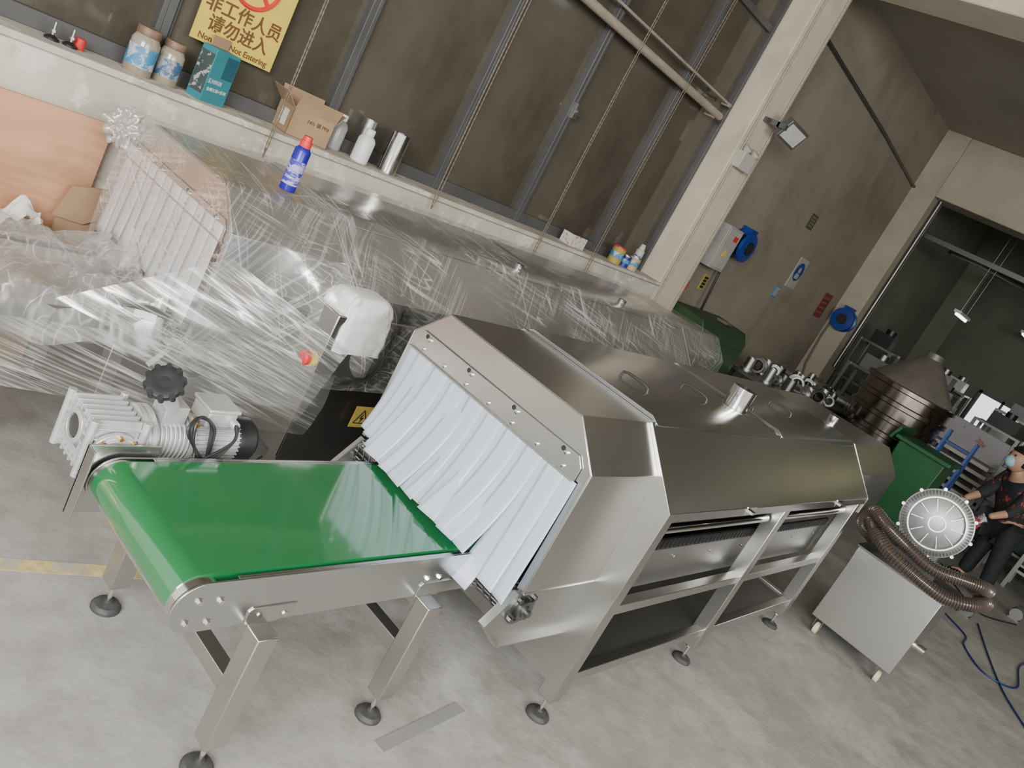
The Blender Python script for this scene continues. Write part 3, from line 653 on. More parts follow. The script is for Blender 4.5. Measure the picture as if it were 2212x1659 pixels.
def flap(c,size,rot):
    return MB().obox(Tm@V(c),size,(Tm.to_3x3()@Euler(rot).to_matrix())).obj('box_flap',CARD,cbx)
flap((-w_-.03,0,h_+.03),(.003,.16,.09),(0,-.8,0)); flap((w_+.020,0,h_+.025),(.003,.16,.07),(0,.6,0)); flap((0,-d_-.012,h_+.035),(.24,.003,.075),(.35,0,0)) ; flap((0,d_+.01,h_+.035),(.24,.003,.08),(-.3,0,0))
MB().box((-w_-.001,-.04,.03),(-w_+.001,.03,.11),Tm).obj('shipping_label',PAPER,cbx)
text('74½ 钢 PP#',.026,Tm@V((.03,-d_-.002,.095)),BROWN,cbx,name='handwriting',rot=(math.pi/2,0,-.08))
def bottle(x,y,h,rr,lab,mt_=WHITE):
    b_=thing('plastic_bottle',(x,y,ZS),lab,'bottle')
    MB().lathe([(rr*.9,0),(rr,.006),(rr,h*.66),(rr*.8,h*.76),(rr*.5,h*.82),(rr*.5,h*.84)],(x,y,ZS),seg=32).obj('bottle_body',mt_,b_)
    MB().lathe([(rr*.56,h*.83),(rr*.56,h*.98),(rr*.5,h)],(x,y,ZS),seg=32).obj('bottle_cap',WHITE,b_)
bottle(2.92,YS-.03,.185,.048,'white plastic bottle with screw cap on the sill')
bottle(2.80,YS+.07,.19,.046,'translucent plastic bottle behind the cardboard box',TRANSL)
MB().lathe([(.055,0),(.055,.23),(.052,.23),(.052,.004)],(3.12,YS-.03,ZS),seg=40,cap=False).obj('steel_tube',CHROME,label='polished open steel tube section standing on the sill',cat='tube')
MB().lathe([(.04,0),(.04,.22),(.037,.22),(.037,.004)],(2.97,YS+.065,ZS),seg=40,cap=False).obj('steel_tube',GALV,label='polished steel tube section close to the window frame',cat='tube')
t_=thing('tissue_box',(5.02,YS,ZS),'small white patterned paper box on the sill','box')
MB().box((4.93,YS-.05,ZS),(5.12,YS+.05,ZS+.085)).obj('box_body',M('patterned_white',(.60,.57,.53),.6,0,.05,20,col2=(.33,.14,.11),c2pos=(.56,.58),c2scale=40),t_,bevel=.002)
MB().box((4.96,YS-.03,ZS+.085),(5.09,YS+.03,ZS+.087)).obj('box_opening',BROWN,t_)
def can(x,y,h,rr,bm__,cm,lab,cat='can',name='tin_can'):
    c_=thing(name,(x,y,ZS),lab,cat)
    MB().lathe([(rr,0),(rr,h)],(x,y,ZS),seg=28).obj('can_body',bm__,c_)
    MB().lathe([(rr*1.03,h-.004),(rr*1.03,h+.004),(rr*.9,h+.004),(rr*.9,h+.001)],(x,y,ZS),seg=28).obj('can_rim',cm,c_)
    MB().lathe([(rr*1.01,h*.35),(rr*1.01,h*.70)],(x,y,ZS),seg=28,cap=False).obj('can_label',LABW,c_)
can(5.60,YS-.02,.13,.055,YELD,RED,'yellow paint can with red rim on the sill'); can(5.73,YS-.03,.09,.042,BLUE,GALV,'short blue tin can on the sill'); can(5.84,YS-.04,.11,.05,M('tan_tin',(.45,.33,.2),.5),GALV,'tan tin can on the sill')
def spray(x,y,z,h,rr,bodym,capm,lab):
    c_=thing('spray_can',(x,y,z),lab,'spray can')
    MB().lathe([(rr*.95,0),(rr,.004),(rr,h*.74),(rr*.72,h*.80),(rr*.66,h*.81)],(x,y,z),seg=36).obj('can_body',bodym,c_)
    MB().lathe([(rr*.70,h*.805),(rr*.72,h*.82),(rr*.66,h*.92),(rr*.56,h*.925),(rr*.52,h)],(x,y,z),seg=32).obj('cap',capm,c_)
    MB().lathe([(rr*1.012,h*.12),(rr*1.012,h*.56)],(x,y,z),seg=36,cap=False).obj('can_label',M('spray_label',(.38,.38,.56),.4,0,.05,20,(1,1,3),col2=(.05,.04,.34),c2pos=(.49,.53),c2scale=18),c_)
spray(5.95,YS+.02,ZS,.22,.036,OFFW,OFFW,'white spray can beside the column on the sill')
spray(1.90,2.67,1.122,.215,.031,CANB,RED,'blue violet spray can with red cap on the wrapped machine')
# ------------------------------------------------------------------ yellow sign
sg=thing('warning_sign',(2.105,3.738,1.40),'yellow no-entry sign with Chinese and English lettering on window','sign')
MB().box((1.895,3.734,1.405),(2.315,3.738,2.02)).obj('sign_board',YEL,sg)
text('非工作人员',.078,(2.105,3.732,1.575),BROWN,sg,bold=.0014); text('请勿进入',.078,(2.105,3.732,1.495),BROWN,sg,bold=.0014)
text('Non Staff Not Entering',.038,(2.105,3.732,1.430),BROWN,sg,bold=.0005)
rg=MB(); c=V((2.105,3.731,1.745))
rg.sweep([c+V((.115*math.cos(a*math.pi/24),0,.115*math.sin(a*math.pi/24))) for a in range(49)],.010,6,cap=False); rg.beam(c+V((-.08,0,.08)),c+V((.08,0,-.08)),.003,.02)
rg.obj('prohibition_ring',RED,sg)
cz_=-.115
hd_=MB().box((2.08,3.7335,1.80+cz_),(2.13,3.7345,1.87+cz_))
for k,(dx,l) in enumerate(((-.022,.045),(-.008,.06),(.006,.058),(.02,.045))): hd_.box((2.105+dx-.005,3.7335,1.865+cz_),(2.105+dx+.005,3.7345,1.865+l+cz_))
hd_.obox((2.07,3.734,1.84+cz_),(.045,.001,.012),(0,.7,0)); hd_.obj('hand_symbol',BROWN,sg)
ps=thing('paper_notice',(1.52,3.738,1.55),'blue printed notice stuck on the window','notice')
MB().box((1.36,3.734,1.50),(1.66,3.738,1.90)).obj('notice_sheet',M('notice_blue',(.03,.10,.35),.5,0,.2,10,col2=(.3,.45,.6),c2pos=(.6,.62),c2scale=30),ps)
# ------------------------------------------------------------------ column and wall fittings
fl_=thing('flood_light',(6.45,3.45,2.7),'grey rectangular flood light on a bracket on the column','lamp')
Rm=Matrix.Rotation(.45,3,'X')@Matrix.Rotation(-.15,3,'Z')
fc=V((6.58,3.36,2.72))
MB().obox(fc,(.30,.06,.17),Rm).obj('lamp_housing',ALUD,fl_,bevel=.006)
MB().obox(fc+Rm@V((0,-.031,0)),(.25,.006,.13),Rm).obj('lamp_lens',LENS,fl_)
MB().box((6.40,3.40,2.70),(6.42,3.55,2.74)).box((6.40,3.34,2.70),(6.44,3.42,2.74)).obj('bracket',STEELD,fl_)
el=thing('emergency_light',(6.40,3.5,2.3),'white twin-head emergency light on the column','lamp')
MB().box((6.30,3.48,2.28),(6.52,3.551,2.42)).obj('lamp_body',OFFW,el,bevel=.006)
for sx in (6.33,6.49): MB().lathe([(.02,0),(.04,.03),(.04,.045),(.032,.05)],(sx,3.52,2.42),(0,-.6,.8),24).obj('lamp_head',OFFW,el)
MB().cyl((6.64,3.54,0),(6.64,3.54,4.15),.010).obj('conduit_pipe',POLE,label='thin vertical cable conduit on the column',cat='pipe')
MB().cyl((6.31,3.54,0),(6.31,3.54,4.15),.008).obj('conduit_pipe',POLE,label='thin cable conduit at the column edge',cat='pipe')
eb=thing('electrical_box',(7.2,3.78,1.45),'grey wall electrical box with warning stickers','electrical box')
MB().box((7.04,3.64,1.46),(7.33,3.801,1.88)).obj('box_body',M('box_grey',(.33,.33,.30),.5),eb,bevel=.006)
MB().box((7.06,3.632,1.48),(7.31,3.64,1.86)).obj('door',M('box_grey_light',(.36,.36,.33),.45),eb,bevel=.003)
MB().box((7.19,3.628,1.76),(7.27,3.632,1.81)).obj('red_sticker',RED,eb); MB().prism([(7.13,1.60),(7.22,1.60),(7.175,1.67)],1,3.628,3.632).obj('triangle_sticker',YEL,eb)
def reel(x,y,z,rr,lab,a=(0,-1,0)):
    r_=thing('hose_reel',(x,y,z),lab,'hose reel','air hose reels on the wall')
    o=V((x,y,z)); a=V(a)
    MB().lathe([(rr,0),(rr*1.0,.03),(rr*.7,.05),(rr*.7,.10),(rr,.12),(rr*.96,.15),(rr*.3,.16)],o,a,36).beam(o+a*.02+V((0,0,rr*.9)),o+a*.13+V((0,0,rr*.9)),rr*.8,rr*.6).obj('reel_housing',BLUE,r_)
    MB().lathe([(rr*.75,.055),(rr*.8,.06),(rr*.8,.09),(rr*.75,.095)],o,a,30).cyl(o+a*.155,o+a*.17,rr*.45).obj('hose_coil',BLACK,r_)
    s=V((a.y,-a.x,0))
    MB().sweep([o+s*rr*.8+a*.08,o+s*rr*.9+a*.08-V((0,0,.3)),o+s*rr*.7+a*.1-V((0,0,.7)),o+s*rr*.3+a*.1-V((0,0,.9))],.012,8).obj('air_hose',BLACK,r_)
reel(7.60,3.805,1.77,.15,'blue air hose reel mounted beside the electrical box'); reel(11.005,3.60,1.58,.15,'blue air hose reel mounted on the far column',(-1,0,0))
WSB=M('wall_sign_board',(.36,.36,.32),.6)
def wsign(name,x,z,w,h,mats,lab,round_=False):
    s_=thing(name,(x,3.79,z),lab,'sign')
    if round_: MB().box((x-w/2,3.788,z-h/2),(x+w/2,3.801,z+h/2)).obj('sign_board',WSB,s_); MB().cyl((x,3.787,z+.02),(x,3.784,z+.02),w*.42,seg=32).obj('round_symbol',mats[0],s_); MB().ball((x,3.783,z+.04),w*.14,12,(1,.1,1)).box((x-w*.2,3.782,z-.06),(x+w*.2,3.784,z+.0)).obj('person_symbol',WSB,s_)
    else:
        MB().box((x-w/2,3.788,z-h/2),(x+w/2,3.801,z+h/2)).obj('sign_board',mats[0],s_)
        for k in range(4): MB().box((x-w*.38,3.785,z+h*.3-k*h*.2-.012),(x+w*(.38-.1*(k%2)),3.788,z+h*.3-k*h*.2+.012)).obj('print_line',mats[1],s_)
wsign('wall_sign',9.3,1.80,.26,.36,[BLUE],'white sign with round blue safety symbol on the wall',True)
wsign('wall_notice',9.05,1.52,.14,.13,[LBLUE,WSB],'small blue notice below the round safety sign')
DUL=M('dull_olive_print',(.16,.15,.07),.6)
wsign('exit_sign',8.9,2.34,.16,.16,[M('dark_olive',(.06,.065,.035),.5),DUL],'small dark green wall sign')
wsign('fire_notice',10.55,1.62,.26,.32,[M('poster_red',(.19,.04,.03),.6),M('poster_print',(.24,.11,.09),.6)],'red fire equipment notice on the wall')
wsign('yellow_tag',7.42,1.30,.09,.16,[YELD,BLACK],'yellow warning tag on the wall')
MB().sweep([(7.0,3.78,3.62),(9.4,3.78,3.5),(12,3.78,3.32)],.018,10).obj('wall_pipe',STEELD,label='dark conduit pipe running along the wall',cat='pipe')
MB().cyl((11.2,3.46,1.0),(11.2,3.46,3.38),.025).obj('wall_pipe',STEELD,label='grey pipe on the far column',cat='pipe')
hl=thing('hand_lamp',(7.0,3.70,1.1),'small red and white tool hanging near the column','tool')
MB().cyl((6.98,3.72,1.18),(6.97,3.72,1.26),.028).obj('tool_grip',RED,hl); MB().cyl((6.97,3.72,1.26),(6.96,3.72,1.40),.022).obj('tool_body',OFFW,hl); MB().sweep([(6.98,3.72,1.18),(6.97,3.74,1.0),(7.0,3.76,.7)],.006).obj('tool_cord',BLACK,hl)
for (x,y,z,l,tm) in ((13,2.9,2.35,.7,TUBE),(9.0,-1.5,3.6,1.2,TUBE),(14.5,1.2,3.0,.9,TUBE),(12.2,1.9,3.3,.6,TUBE),(16.2,2.6,2.7,.6,TUBE),(12.6,-.75,3.8,1.2,TUBEW),(14.9,-.9,3.7,1.2,TUBEW)):
    t_=thing('fluorescent_lamp',(x,y,z),'slim fluorescent lamp with glowing tube hanging from the ceiling','lamp','fluorescent lamps')
    MB().box((x-l/2,y-.05,z+.02),(x+l/2,y+.05,z+.06)).obj('lamp_body',WHITE,t_); MB().cyl((x-l/2,y,z),(x+l/2,y,z),.018).obj('lamp_tube',tm,t_)
    for sx in (-.3,.3): MB().cyl((x+sx*l,y,z+.05),(x+sx*l,y,4.16),.004,seg=8).obj('hanging_wire',STEELD,t_)
# ------------------------------------------------------------------ background machines
gt=thing('green_machine',(7.2,3.4,0),'low angular dark green steel machine beside the column','machine')
MB().prism([(3.20,.30),(3.20,.96),(3.26,1.06),(3.60,1.08),(3.64,1.0),(3.64,.30)],0,6.74,7.70).obj('machine_cover',OLIVE,gt,bevel=.01)
MB().box((6.80,3.19,.45),(7.60,3.20,.90)).obj('door',M('machine_green_door',(.022,.062,.022),.4),gt,bevel=.003)
MB().box((7.3,3.30,1.07),(7.42,3.42,1.09)).obj('cover_plate',GALV,gt)
for lx in (6.80,7.63):
    for ly in (3.24,3.60): MB().box((lx-.03,ly-.03,0),(lx+.03,ly+.03,.30)).obj('leg',OLIVE,gt)
tb=thing('work_table',(8.8,3.0,0),'steel work table carrying pipe fittings','table')
MB().box((7.8,2.60,.70),(10.2,3.35,.74)).obj('table_top',STEELD,tb,bevel=.004)
for lx in (7.9,10.1):
    for ly in (2.66,3.28): MB().box((lx-.03,ly-.03,0),(lx+.03,ly+.03,.70)).obj('leg',STEELD,tb)
rr_=random.Random(5)
for k in range(30):
    ix=k%10; iy=(k//10)
    x=7.95+ix*.23+rr_.uniform(-.03,.03); y=2.70+iy*.24+rr_.uniform(-.03,.03); h=rr_.uniform(.05,.11); a=rr_.uniform(0,3.1)
    t=rr_.uniform(.05,.08); d=V((math.cos(a),math.sin(a),0)); m=MB(); lay=.74
    if k%2: m.lathe([(t,-.08),(t,-.06),(t*.7,-.06),(t*.7,.06),(t,.06),(t,.08),(t*.6,.08),(t*.6,-.08)],(x,y,lay+t),d,24,cap=False)
    else: m.lathe([(t,0),(t,.02),(t*.7,.022),(t*.7,h+.06),(t*.6,h+.06),(t*.6,0)],(x,y,lay),(0,0,1),24,cap=False)
    m.obj('pipe_fitting',GALV if k%3 else STEELD,label='flanged stainless pipe fitting on the work table',cat='pipe fitting',group='pipe fittings on the work table')
BRZ=M('bronze_steel',(.30,.265,.23),.2,1,.1,4)
sv=thing('vibrating_sieve',(9.3,2.1,0),'round stacked stainless vibrating sieve with conical top','machine')
cx_,cy_=9.3,2.06; q=-.12
MB().lathe([(.44,.70+q),(.46,.72+q),(.46,.76+q),(.44,.78+q),(.44,.90+q),(.47,.91+q),(.47,.95+q),(.44,.96+q),(.44,1.06+q),(.47,1.07+q),(.47,1.11+q),(.44,1.12+q),(.44,1.22+q),(.47,1.23+q),(.47,1.27+q),(.44,1.28+q),(.44,1.38+q),(.47,1.39+q),(.47,1.43+q),(.43,1.44+q)],(cx_,cy_,0),seg=48).obj('sieve_drum',BRZ,sv)
MB().lathe([(.42,1.44+q),(.40,1.47+q),(.12,1.78+q),(.09,1.80+q),(.09,1.86+q),(.03,1.87+q)],(cx_,cy_,0),seg=40).obj('cone_cover',M('frosted_cone',(.17,.155,.135),.45,.3),sv,label='conical grey top cover')
MB().lathe([(.42,0),(.42,.05),(.36,.30),(.36,.60)],(cx_,cy_,0),seg=40).obj('sieve_base',STEELD,sv)
gb=thing('wheelie_bin',(8.4,1.45,0),'dark green plastic wheelie bin','bin')
MB().box((8.15,1.22,.06),(8.65,1.66,.95),taper=.82).obj('bin_body',GREEN,gb,bevel=.01)
MB().box((8.11,1.18,.93),(8.69,1.70,.97)).obj('bin_rim',GREEN,gb,bevel=.008)
MB().obox((8.42,1.72,.97),(.58,.03,.14),(.3,0,0)).obj('bin_lid',GREEN,gb,bevel=.006)
for ly in (1.3,1.6): MB().lathe([(.09,-.02),(.09,.02)],(8.62,ly,.09),(0,1,0),24).obj('wheel',RUBBER,gb)
LB=M('ladder_blue',(.03,.08,.30),.4)
ld=thing('step_ladder',(9.6,1.42,0),'blue folding step ladder standing near the sieve','ladder')
for sy in (1.30,1.58):
    MB().beam((9.75,sy,0),(9.55,sy,1.15),.03,.05).obj('ladder_rail',LB,ld); MB().beam((9.30,sy,0),(9.50,sy,1.15),.025,.04).obj('ladder_rail',LB,ld)
for k in range(4): MB().box((9.64-.05*k,1.30,.24+k*.26),(9.74-.05*k,1.58,.265+k*.26)).obj('ladder_step',LB,ld)
st=thing('stacked_panel_rack',(11.3,1.5,0),'rack of white panels with protective film printing','rack')
pwm=M('panel_white',(.42,.40,.37),.5)
for k in range(5): MB().box((11.0+.02*k,1.15+.03*k,.45+.10*k),(11.9,1.95+.02*k,.49+.10*k)).obj('white_panel',pwm,st)
for px,py in ((11.0,1.12),(11.0,1.95),(11.85,1.12),(11.85,1.95)): MB().box((px,py,0),(px+.06,py+.06,1.0)).obj('rack_post',STEELD,st)
pn=MB().obox((11.15,1.60,1.08),(.02,.75,.34),(0,-.35,0)).obj('film_covered_sheet',M('film_sheet_print',(.42,.41,.42),.35,.2,.05,8,col2=(.42,.10,.12),c2pos=(.64,.65),c2scale=12),st,label='reflective sheet with red protective film print')
text('304',.08,(11.10,1.50,1.10),M('print_red',(.35,.08,.08),.6),pn,rot=(math.pi/2,.35,-math.pi/2),name='film_print')
rr_=random.Random(11); slots=[(10.75,2.9,1.2),(10.45,2.1,.95),(12.4,.6,1.1),(12.5,1.6,1.3),(12.6,2.6,1.4),(13.7,.5,.9),(13.8,1.6,1.5),(13.9,2.7,1.2),(14.9,.6,1.3),(14.9,1.9,1.0),(10.4,.2,.45),(12.3,-.5,1.0),(10.5,.95,.7),(9.7,-.35,.35),(11.3,.45,.8),(11.9,3.3,1.5),(16.0,1.2,1.6),(16.0,3.0,1.4)]
for k,(x,y,h) in enumerate(slots):
    w=rr_.uniform(.5,.8); d=rr_.uniform(.4,.7)
    if x<12: w,d=.45,.45
    f_=thing('machine_frame',(x,y,0),'dark steel equipment frame standing in the hall','machine frame','equipment frames in the hall')
    m=MB()
    for sx in (-1,1):
        for sy in (-1,1): m.box((x+sx*w/2-.02,y+sy*d/2-.02,0),(x+sx*w/2+.02,y+sy*d/2+.02,h))
    m.box((x-w/2,y-d/2,h-.03),(x+w/2,y+d/2,h)); m.box((x-w/2,y-d/2,.2),(x+w/2,y+d/2,.23)); m.box((x-w/2,y-d/2,h*.6),(x+w/2,y+d/2,h*.6+.025)); m.obj('frame_body',STEELD,f_)
    m=MB(); m.box((x-w*.3,y-d*.3,h),(x+w*.2,y+d*.3,h+.18)); m.cyl((x+w*.25,y,h),(x+w*.25,y,h+.25),.07); m.obj('mounted_unit',[STEELD,GALV,ALUD,BLACK][k%4],f_)
    MB().box((x-w*.35,y-d*.35,.23),(x+w*.3,y+d*.3,h*.5)).obj('lower_unit',[BLACK,STEELD,OLIVE,ALUD][k%4],f_,bevel=.01)
MB().sweep([(12.2,3.3,3.0),(13,3.1,3.1),(14,2.6,3.15)],.03).obj('hanging_pipe',STEELD,label='dark pipe hanging under the far ceiling',cat='pipe')
MB().sweep([(12.2,2.2,3.4),(15,2.0,3.4)],.04).obj('hanging_pipe',STEELD,label='dark pipe hanging under the far ceiling',cat='pipe')
MB().box((11.5,.5,2.95),(11.56,3.8,3.01)).obj('overhead_rail',STEELD,label='overhead steel rail crossing the hall',cat='rail')
# ------------------------------------------------------------------ cart + blower + hoses
ct=thing('equipment_cart',(5.25,.62,0),'brushed steel box cart on swivel casters','cart')
MB().box((5.0,.37,.11),(5.50,.87,.60)).obj('cart_box',STEEL,ct,bevel=.003)
MB().box((4.99,.36,.60),(5.51,.88,.61)).obj('cart_top',STEELD,ct,bevel=.001)
MB().cyl((5.12,.37,.30),(5.12,.31,.30),.022).lathe([(.03,0),(.03,.01)],(5.12,.37,.30),(0,-1,0)).obj('pipe_stub',CHROME,ct)
for sx in (5.06,5.44):
    for sy in (.42,.82):
        c_=thing('caster',(sx,sy,.05),'swivel caster with cream wheel','caster',parent=ct)
        MB().box((sx-.035,sy-.03,.104),(sx+.035,sy+.03,.11)).prism([(sx-.02,.105),(sx+.02,.105),(sx+.035,.035),(sx+.01,.035)],1,sy-.024,sy-.020).prism([(sx-.02,.105),(sx+.02,.105),(sx+.035,.035),(sx+.01,.035)],1,sy+.020,sy+.024).obj('fork',CHROME,c_)
        MB().lathe([(.030,-.014),(.036,-.01),(.036,.01),(.030,.014)],(sx+.022,sy,.036),(0,1,0),24).obj('wheel',CREAM,c_)
bw=thing('side_channel_blower',(5.3,.62,.61),'cast aluminium side channel blower with radial cooling fins','blower')
n_=V((-1,-.22,.10)).normalized(); bc=V((5.28,.655,.905)); u,v=basis(n_)
m=MB(); m.lathe([(.12,-.12),(.178,-.10),(.192,-.075),(.198,-.05),(.196,-.03),(.190,-.028),(.186,-.036),(.172,-.014),(.158,-.006),(.150,-.004),(.148,-.010),(.11,.004),(.06,.016),(.02,.020)],bc,n_,64); m.obj('blower_housing',ALUB,bw)
m=MB()
for a in range(64):
    an=2*math.pi*a/64; d=(u*math.cos(an)+v*math.sin(an)); dd=(d-n_*.45).normalized(); m.obox(bc+d*.170-n_*.018,(.040,.0028,.014),Matrix((dd,n_.cross(d),dd.cross(n_.cross(d)))).transposed())
for a in range(10):
    an=2*math.pi*a/10+.2; d=(u*math.cos(an)+v*math.sin(an)); m.obox(bc+d*.095+n_*.008,(.09,.004,.010),Matrix((d,n_.cross(d),n_)).transposed())
m.lathe([(.146,-.006),(.154,-.006),(.154,.006),(.146,.006)],bc,n_,64,cap=False); m.lathe([(.04,.014),(.048,.014),(.048,.024),(.04,.024)],bc,n_,40,cap=False)
m.obj('cooling_fins',ALUF,bw)
for a in range(10):
    an=2*math.pi*a/10; d=(u*math.cos(an)+v*math.sin(an)); MB().lathe([(.010,-.06),(.010,-.02)],bc+d*.200,n_,10).obj('rim_bolt',ALUF,bw)
MB().cyl(bc-n_*.12,bc-n_*.33,.09,seg=32).obj('blower_motor',ALUD,bw)
MB().box((5.28,.50,.61),(5.50,.80,.66)).box((5.32,.55,.66),(5.42,.76,.74)).obj('mount_foot',ALUD,bw)
def hose(pts,rr,name,lab):
    out=spline(pts,40)
    return MB().sweep(out,rr,16,rf=lambda i:rr*(1.0 if (i//2)%2 else .84)).obj(name,HOSEM,label=lab,cat='hose',group='corrugated hoses on the cart')
hose([(5.15,.86,.65),(5.02,.93,.72),(4.95,.91,.82),(4.92,.80,.80),(4.94,.66,.765),(4.94,.50,.745),(4.96,.36,.78),(4.99,.28,.80),(5.10,.25,.78),(5.25,.30,.72)],.038,'corrugated_hose','translucent brown corrugated hose draped over the cart')
hose([(5.18,.82,.66),(4.99,.90,.77),(4.95,.84,.73),(4.90,.70,.69),(4.90,.52,.665),(4.93,.38,.655),(4.98,.27,.69),(5.08,.22,.72),(5.20,.26,.68)],.038,'corrugated_hose','translucent brown corrugated hose draped over the cart')
# ------------------------------------------------------------------ floor items
m=MB(); R4=Matrix.Translation((1.97,1.07,.0))@Matrix.Rotation(.10,4,'Z'); m.box((-.20,-.022,.0005),(.20,.022,.003),R4); m.obj('steel_strip',STRIPM,label='flat grey steel strip lying on the concrete floor',cat='metal strip')
m=MB(); m.prism([(.3,2.14),(.32,2.19),(1.48,1.89),(1.46,1.84)],2,.0005,.002); m.obj('floor_tape',TAPE,label='worn yellow marking tape on the floor',cat='tape')
DBLUE=M('dark_blue_hose',(.01,.03,.16),.4)
def cable(pts,rr,mat,lab):
    MB().sweep(spline(pts,14),rr,8).obj('floor_cable',mat,label=lab,cat='cable')
cable([(8.2,.65,.008),(7.6,.55,.008),(7.3,.30,.008),(7.0,.25,.008),(6.7,.05,.008),(6.9,-.15,.008),(7.6,-.1,.008),(8.4,-.3,.008)],.006,DBLUE,'dark blue air hose looping on the floor')
cable([(7.9,.3,.008),(7.2,.1,.008),(6.6,-.1,.008),(6.2,-.3,.008)],.006,DBLUE,'dark blue air hose lying on the floor')
cable([(9.2,.9,.008),(8.6,.6,.008),(8.3,.35,.008),(8.8,.1,.008)],.006,BLACK,'black power cable on the floor')
for k,(x,y) in enumerate(((7.9,.42),(9.0,.15))):
    j=thing('small_motor',(x,y,0),'small dark motor on the floor','motor'); MB().cyl((x-.07,y,.06),(x+.07,y,.06),.055).box((x-.06,y-.05,0),(x+.06,y+.05,.015)).obj('motor_body',STEELD,j); MB().box((x-.03,y-.03,.11),(x+.03,y+.03,.14)).obj('terminal_box',BLACK,j)
# ------------------------------------------------------------------ person
SC=1.12; OFF=V((10.35,.85,0)); NEW=V((8.98,.60,0))
def T_(p): return (V(p)-OFF)*SC+NEW
pr=thing('person',NEW,'person in dark floral shirt, mask and gloves stooping at work','person')
def skin(name,verts,edges,rad,mat,parent,sub=2,label=None):
    verts=[T_(p) for p in verts]
    base=V(verts[0]); me=bpy.data.meshes.new(name); me.from_pydata([V(p)-base for p in verts],edges,[]); 
    o=bpy.data.objects.new(name,me); place(o,parent,base)
    me.materials.append(mat)
    sm=o.modifiers.new('skin','SKIN'); sm.use_smooth_shade=True
    for i,rv in enumerate(rad):
        me.skin_vertices[0].data[i].radius=(rv*SC*1.12,rv*SC*1.12)
        me.skin_vertices[0].data[i].use_root=(i==0)
    ss=o.modifiers.new('sub','SUBSURF'); ss.levels=sub; ss.render_levels=sub
    if label: o['label']=label
    return o
fw=V((-.75,.65,0)).normalized(); sd=V((.65,.75,0)).normalized()
hip=V((10.40,.88,.63)); chest=V((10.36,.94,.92))+fw*.05; neck=V((10.33,.98,1.03))+fw*.08; head=V((10.31,1.01,1.13))+fw*.11
shL=chest+sd*.15+V((0,0,.05)); shR=chest-sd*.15+V((0,0,.05))
elL=shL+fw*.08+sd*.03+V((0,0,-.22)); elR=shR+fw*.07-sd*.03+V((0,0,-.22))
haL=elL+fw*.15-sd*.02+V((0,0,-.12)); haR=elR+fw*.16+sd*.02+V((0,0,-.12))
hL=hip+sd*.07-V((0,0,.06)); hR=hip-sd*.07-V((0,0,.06))
knL=V((10.40,.90,.34))+sd*.06; knR=V((10.37,.84,.34))-sd*.07
anL=V((10.42,.90,.07))+sd*.07; anR=V((10.36,.80,.07))-sd*.08
bv=[hip,hip*.5+chest*.5,chest,neck,neck*.6+head*.4,head, shL,elL,haL, shR,elR,haR, hL,knL,anL,anL+fw*.12-V((0,0,.03)), hR,knR,anR,anR+fw*.12-V((0,0,.03))]
be=[(0,1),(1,2),(2,3),(3,4),(4,5),(2,6),(6,7),(7,8),(2,9),(9,10),(10,11),(0,12),(12,13),(13,14),(14,15),(0,16),(16,17),(17,18),(18,19)]
brd=[.105,.095,.105,.05,.042,.06,.05,.036,.024,.05,.036,.024,.07,.05,.033,.028,.07,.05,.033,.028]
skin('body',bv,be,brd,SKIN,pr)
skin('shirt',[hip+V((0,0,-.02)),hip*.5+chest*.5,chest,chest*.35+neck*.65,shL,elL,elL*.6+haL*.4,shR,elR,elR*.6+haR*.4],[(0,1),(1,2),(2,3),(2,4),(4,5),(5,6),(2,7),(7,8),(8,9)],[.132,.122,.132,.07,.068,.052,.042,.068,.052,.042],SHIRT,pr)
skin('trousers',[hip-V((0,0,.03)),hL,knL,anL+V((0,0,.0)),hR,knR,anR+V((0,0,.0))],[(0,1),(1,2),(2,3),(0,4),(4,5),(5,6)],[.115,.082,.062,.052,.082,.062,.052],TROUS,pr)
H_=T_(head)
MB().ball(H_,.100,24,(1,.98,1.22)).obj('head',SKIN,pr)
hb=MB()
def hf(u,v):
    th=u*math.pi*.62; ph=v*2*math.pi; d=V((math.sin(th)*math.cos(ph),math.sin(th)*math.sin(ph),math.cos(th)))
    rr=.075 if (d.dot(fw)>.35 and d.z<.45) else .111
    return H_+V((d.x,d.y,d.z*1.2))*rr
hb.grid(hf,18,36); hb.obj('hair',HAIR,pr)
MB().ball(H_+fw*.060-V((0,0,.038)),.060,16).obj('face_mask',MASK,pr,label='light blue surgical mask')
MB().ball(H_+fw*.098+V((0,0,.0)),.014,10).obj('nose',SKIN,pr)
for s_ in (-1,1):
    MB().ball(H_+fw*.090+sd*.032*s_+V((0,0,.022)),.011,10).obj('eye',BLACK,pr); MB().ball(H_+sd*.097*s_,.021,10,(1,.5,1.4)).obj('ear',SKIN,pr)
for hd__,dr in ((haL,1),(haR,-1)):
    fdir=(fw*.6-V((0,0,.8))).normalized(); 
    gv=[hd__,hd__+fdir*.055]; ge=[(0,1)]; grd=[.024,.030]
    for qq,(off,l) in enumerate(((-.024,.055),(-.008,.064),(.008,.060),(.024,.048))):
        b0=hd__+fdir*.07+sd*off; k1=b0+fdir*l*.5+fw*.006; k2=k1+(fdir-fw*.7).normalized()*l*.5; i0=len(gv); gv+=[b0,k1,k2]; ge+=[(1,i0),(i0,i0+1),(i0+1,i0+2)]; grd+=[.0095,.009,.0075]
    b0=hd__+fdir*.03-sd*.026*dr; i0=len(gv); gv+=[b0,b0+(fdir-sd*dr).normalized()*.035]; ge+=[(0,i0),(i0,i0+1)]; grd+=[.011,.008]
    skin('glove',gv,ge,grd,GLOVE,pr,sub=1,label='white knitted work glove')
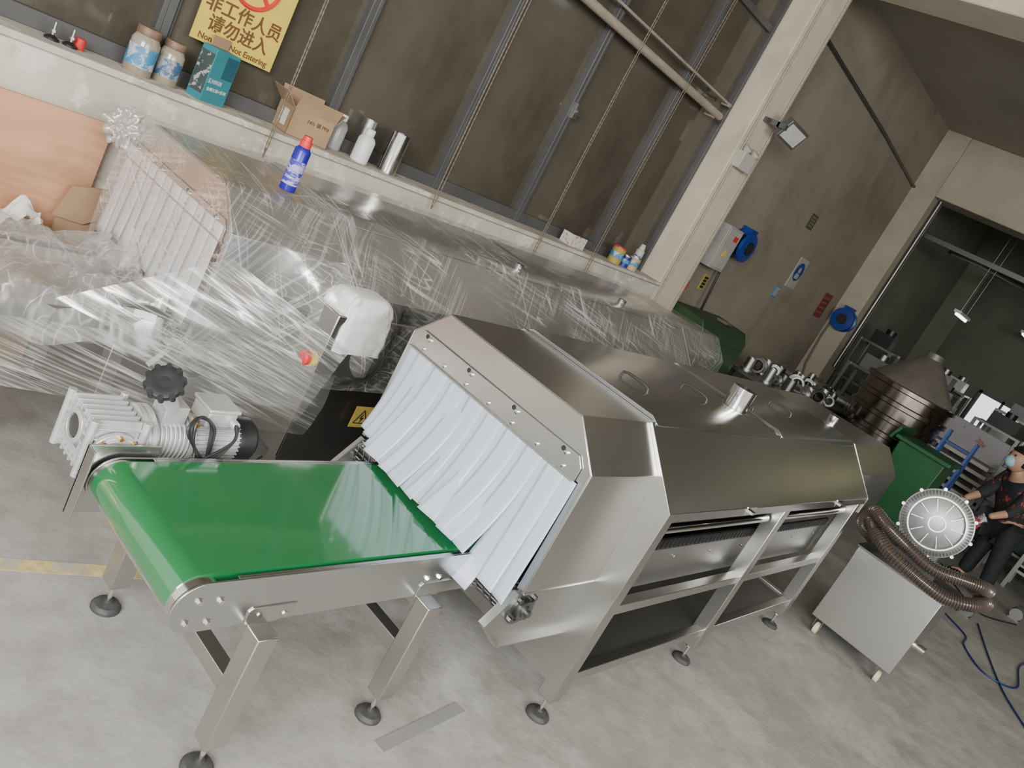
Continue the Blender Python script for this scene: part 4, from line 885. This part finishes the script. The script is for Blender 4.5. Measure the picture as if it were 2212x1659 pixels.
for an in (anL,anR): MB().ball(T_(an+fw*.05-V((0,0,.031))),.060,16,(1.7,1.3,.7)).obj('shoe',BLACK,pr)
def rag(u,v):
    p=T_(haR+fw*.08-V((0,0,.10))); th=u*math.pi; ph=v*2*math.pi; d=V((math.sin(th)*math.cos(ph),math.sin(th)*math.sin(ph),math.cos(th)))
    return p+d*(.055+.02*noise.noise(d*3))
MB().grid(rag,20,30).obj('cleaning_rag',M('rag_red',(.35,.05,.07),.8,bump=.4),label='crumpled red cloth held in a gloved hand',cat='cloth')
# ------------------------------------------------------------------ light
w=bpy.data.worlds.new('world'); bpy.context.scene.world=w; w.use_nodes=True
bg=w.node_tree.nodes['Background']; bg.inputs['Color'].default_value=(.98,.985,1,1); bg.inputs['Strength'].default_value=1.4
def area(name,loc,tgt,sx,sy,en,col=(1,1,1)):
    l=bpy.data.lights.new(name,'AREA'); l.shape='RECTANGLE'; l.size=sx; l.size_y=sy; l.energy=en; l.color=col
    o=bpy.data.objects.new(name,l); COL.objects.link(o); o.location=loc; o.rotation_euler=(V(tgt)-V(loc)).to_track_quat('-Z','Y').to_euler(); return o
area('door_daylight',(-3.2,-1.5,3.0),(1.0,1.9,.2),3,2,600,(1,.98,.94))
area('side_daylight',(.5,-5,3.0),(1.1,1.8,.5),4,2,340,(1,.98,.94))
# ------------------------------------------------------------------ camera
cam=bpy.data.cameras.new('camera'); co=bpy.data.objects.new('camera',cam); COL.objects.link(co)
f=1802.8; ex=V((1384,197.5,f)).normalized(); ey=V((-2108,-1683.5,f)).normalized(); ez=ex.cross(ey).normalized()
if ez.y>0: ez=-ez
ey=ez.cross(ex).normalized()
if ey.z<0: ey=-ey
R=Matrix((ex,ey,ez))
right=V((R[0][0],R[1][0],R[2][0])); down=V((R[0][1],R[1][1],R[2][1])); fwd=V((R[0][2],R[1][2],R[2][2]))
m3=Matrix((right,-down,-fwd)).transposed()
co.matrix_world=Matrix.Translation((0,0,1.7))@m3.to_4x4()
cam.sensor_width=36; cam.lens=36*f/2212; cam.clip_start=.05
bpy.context.scene.camera=co
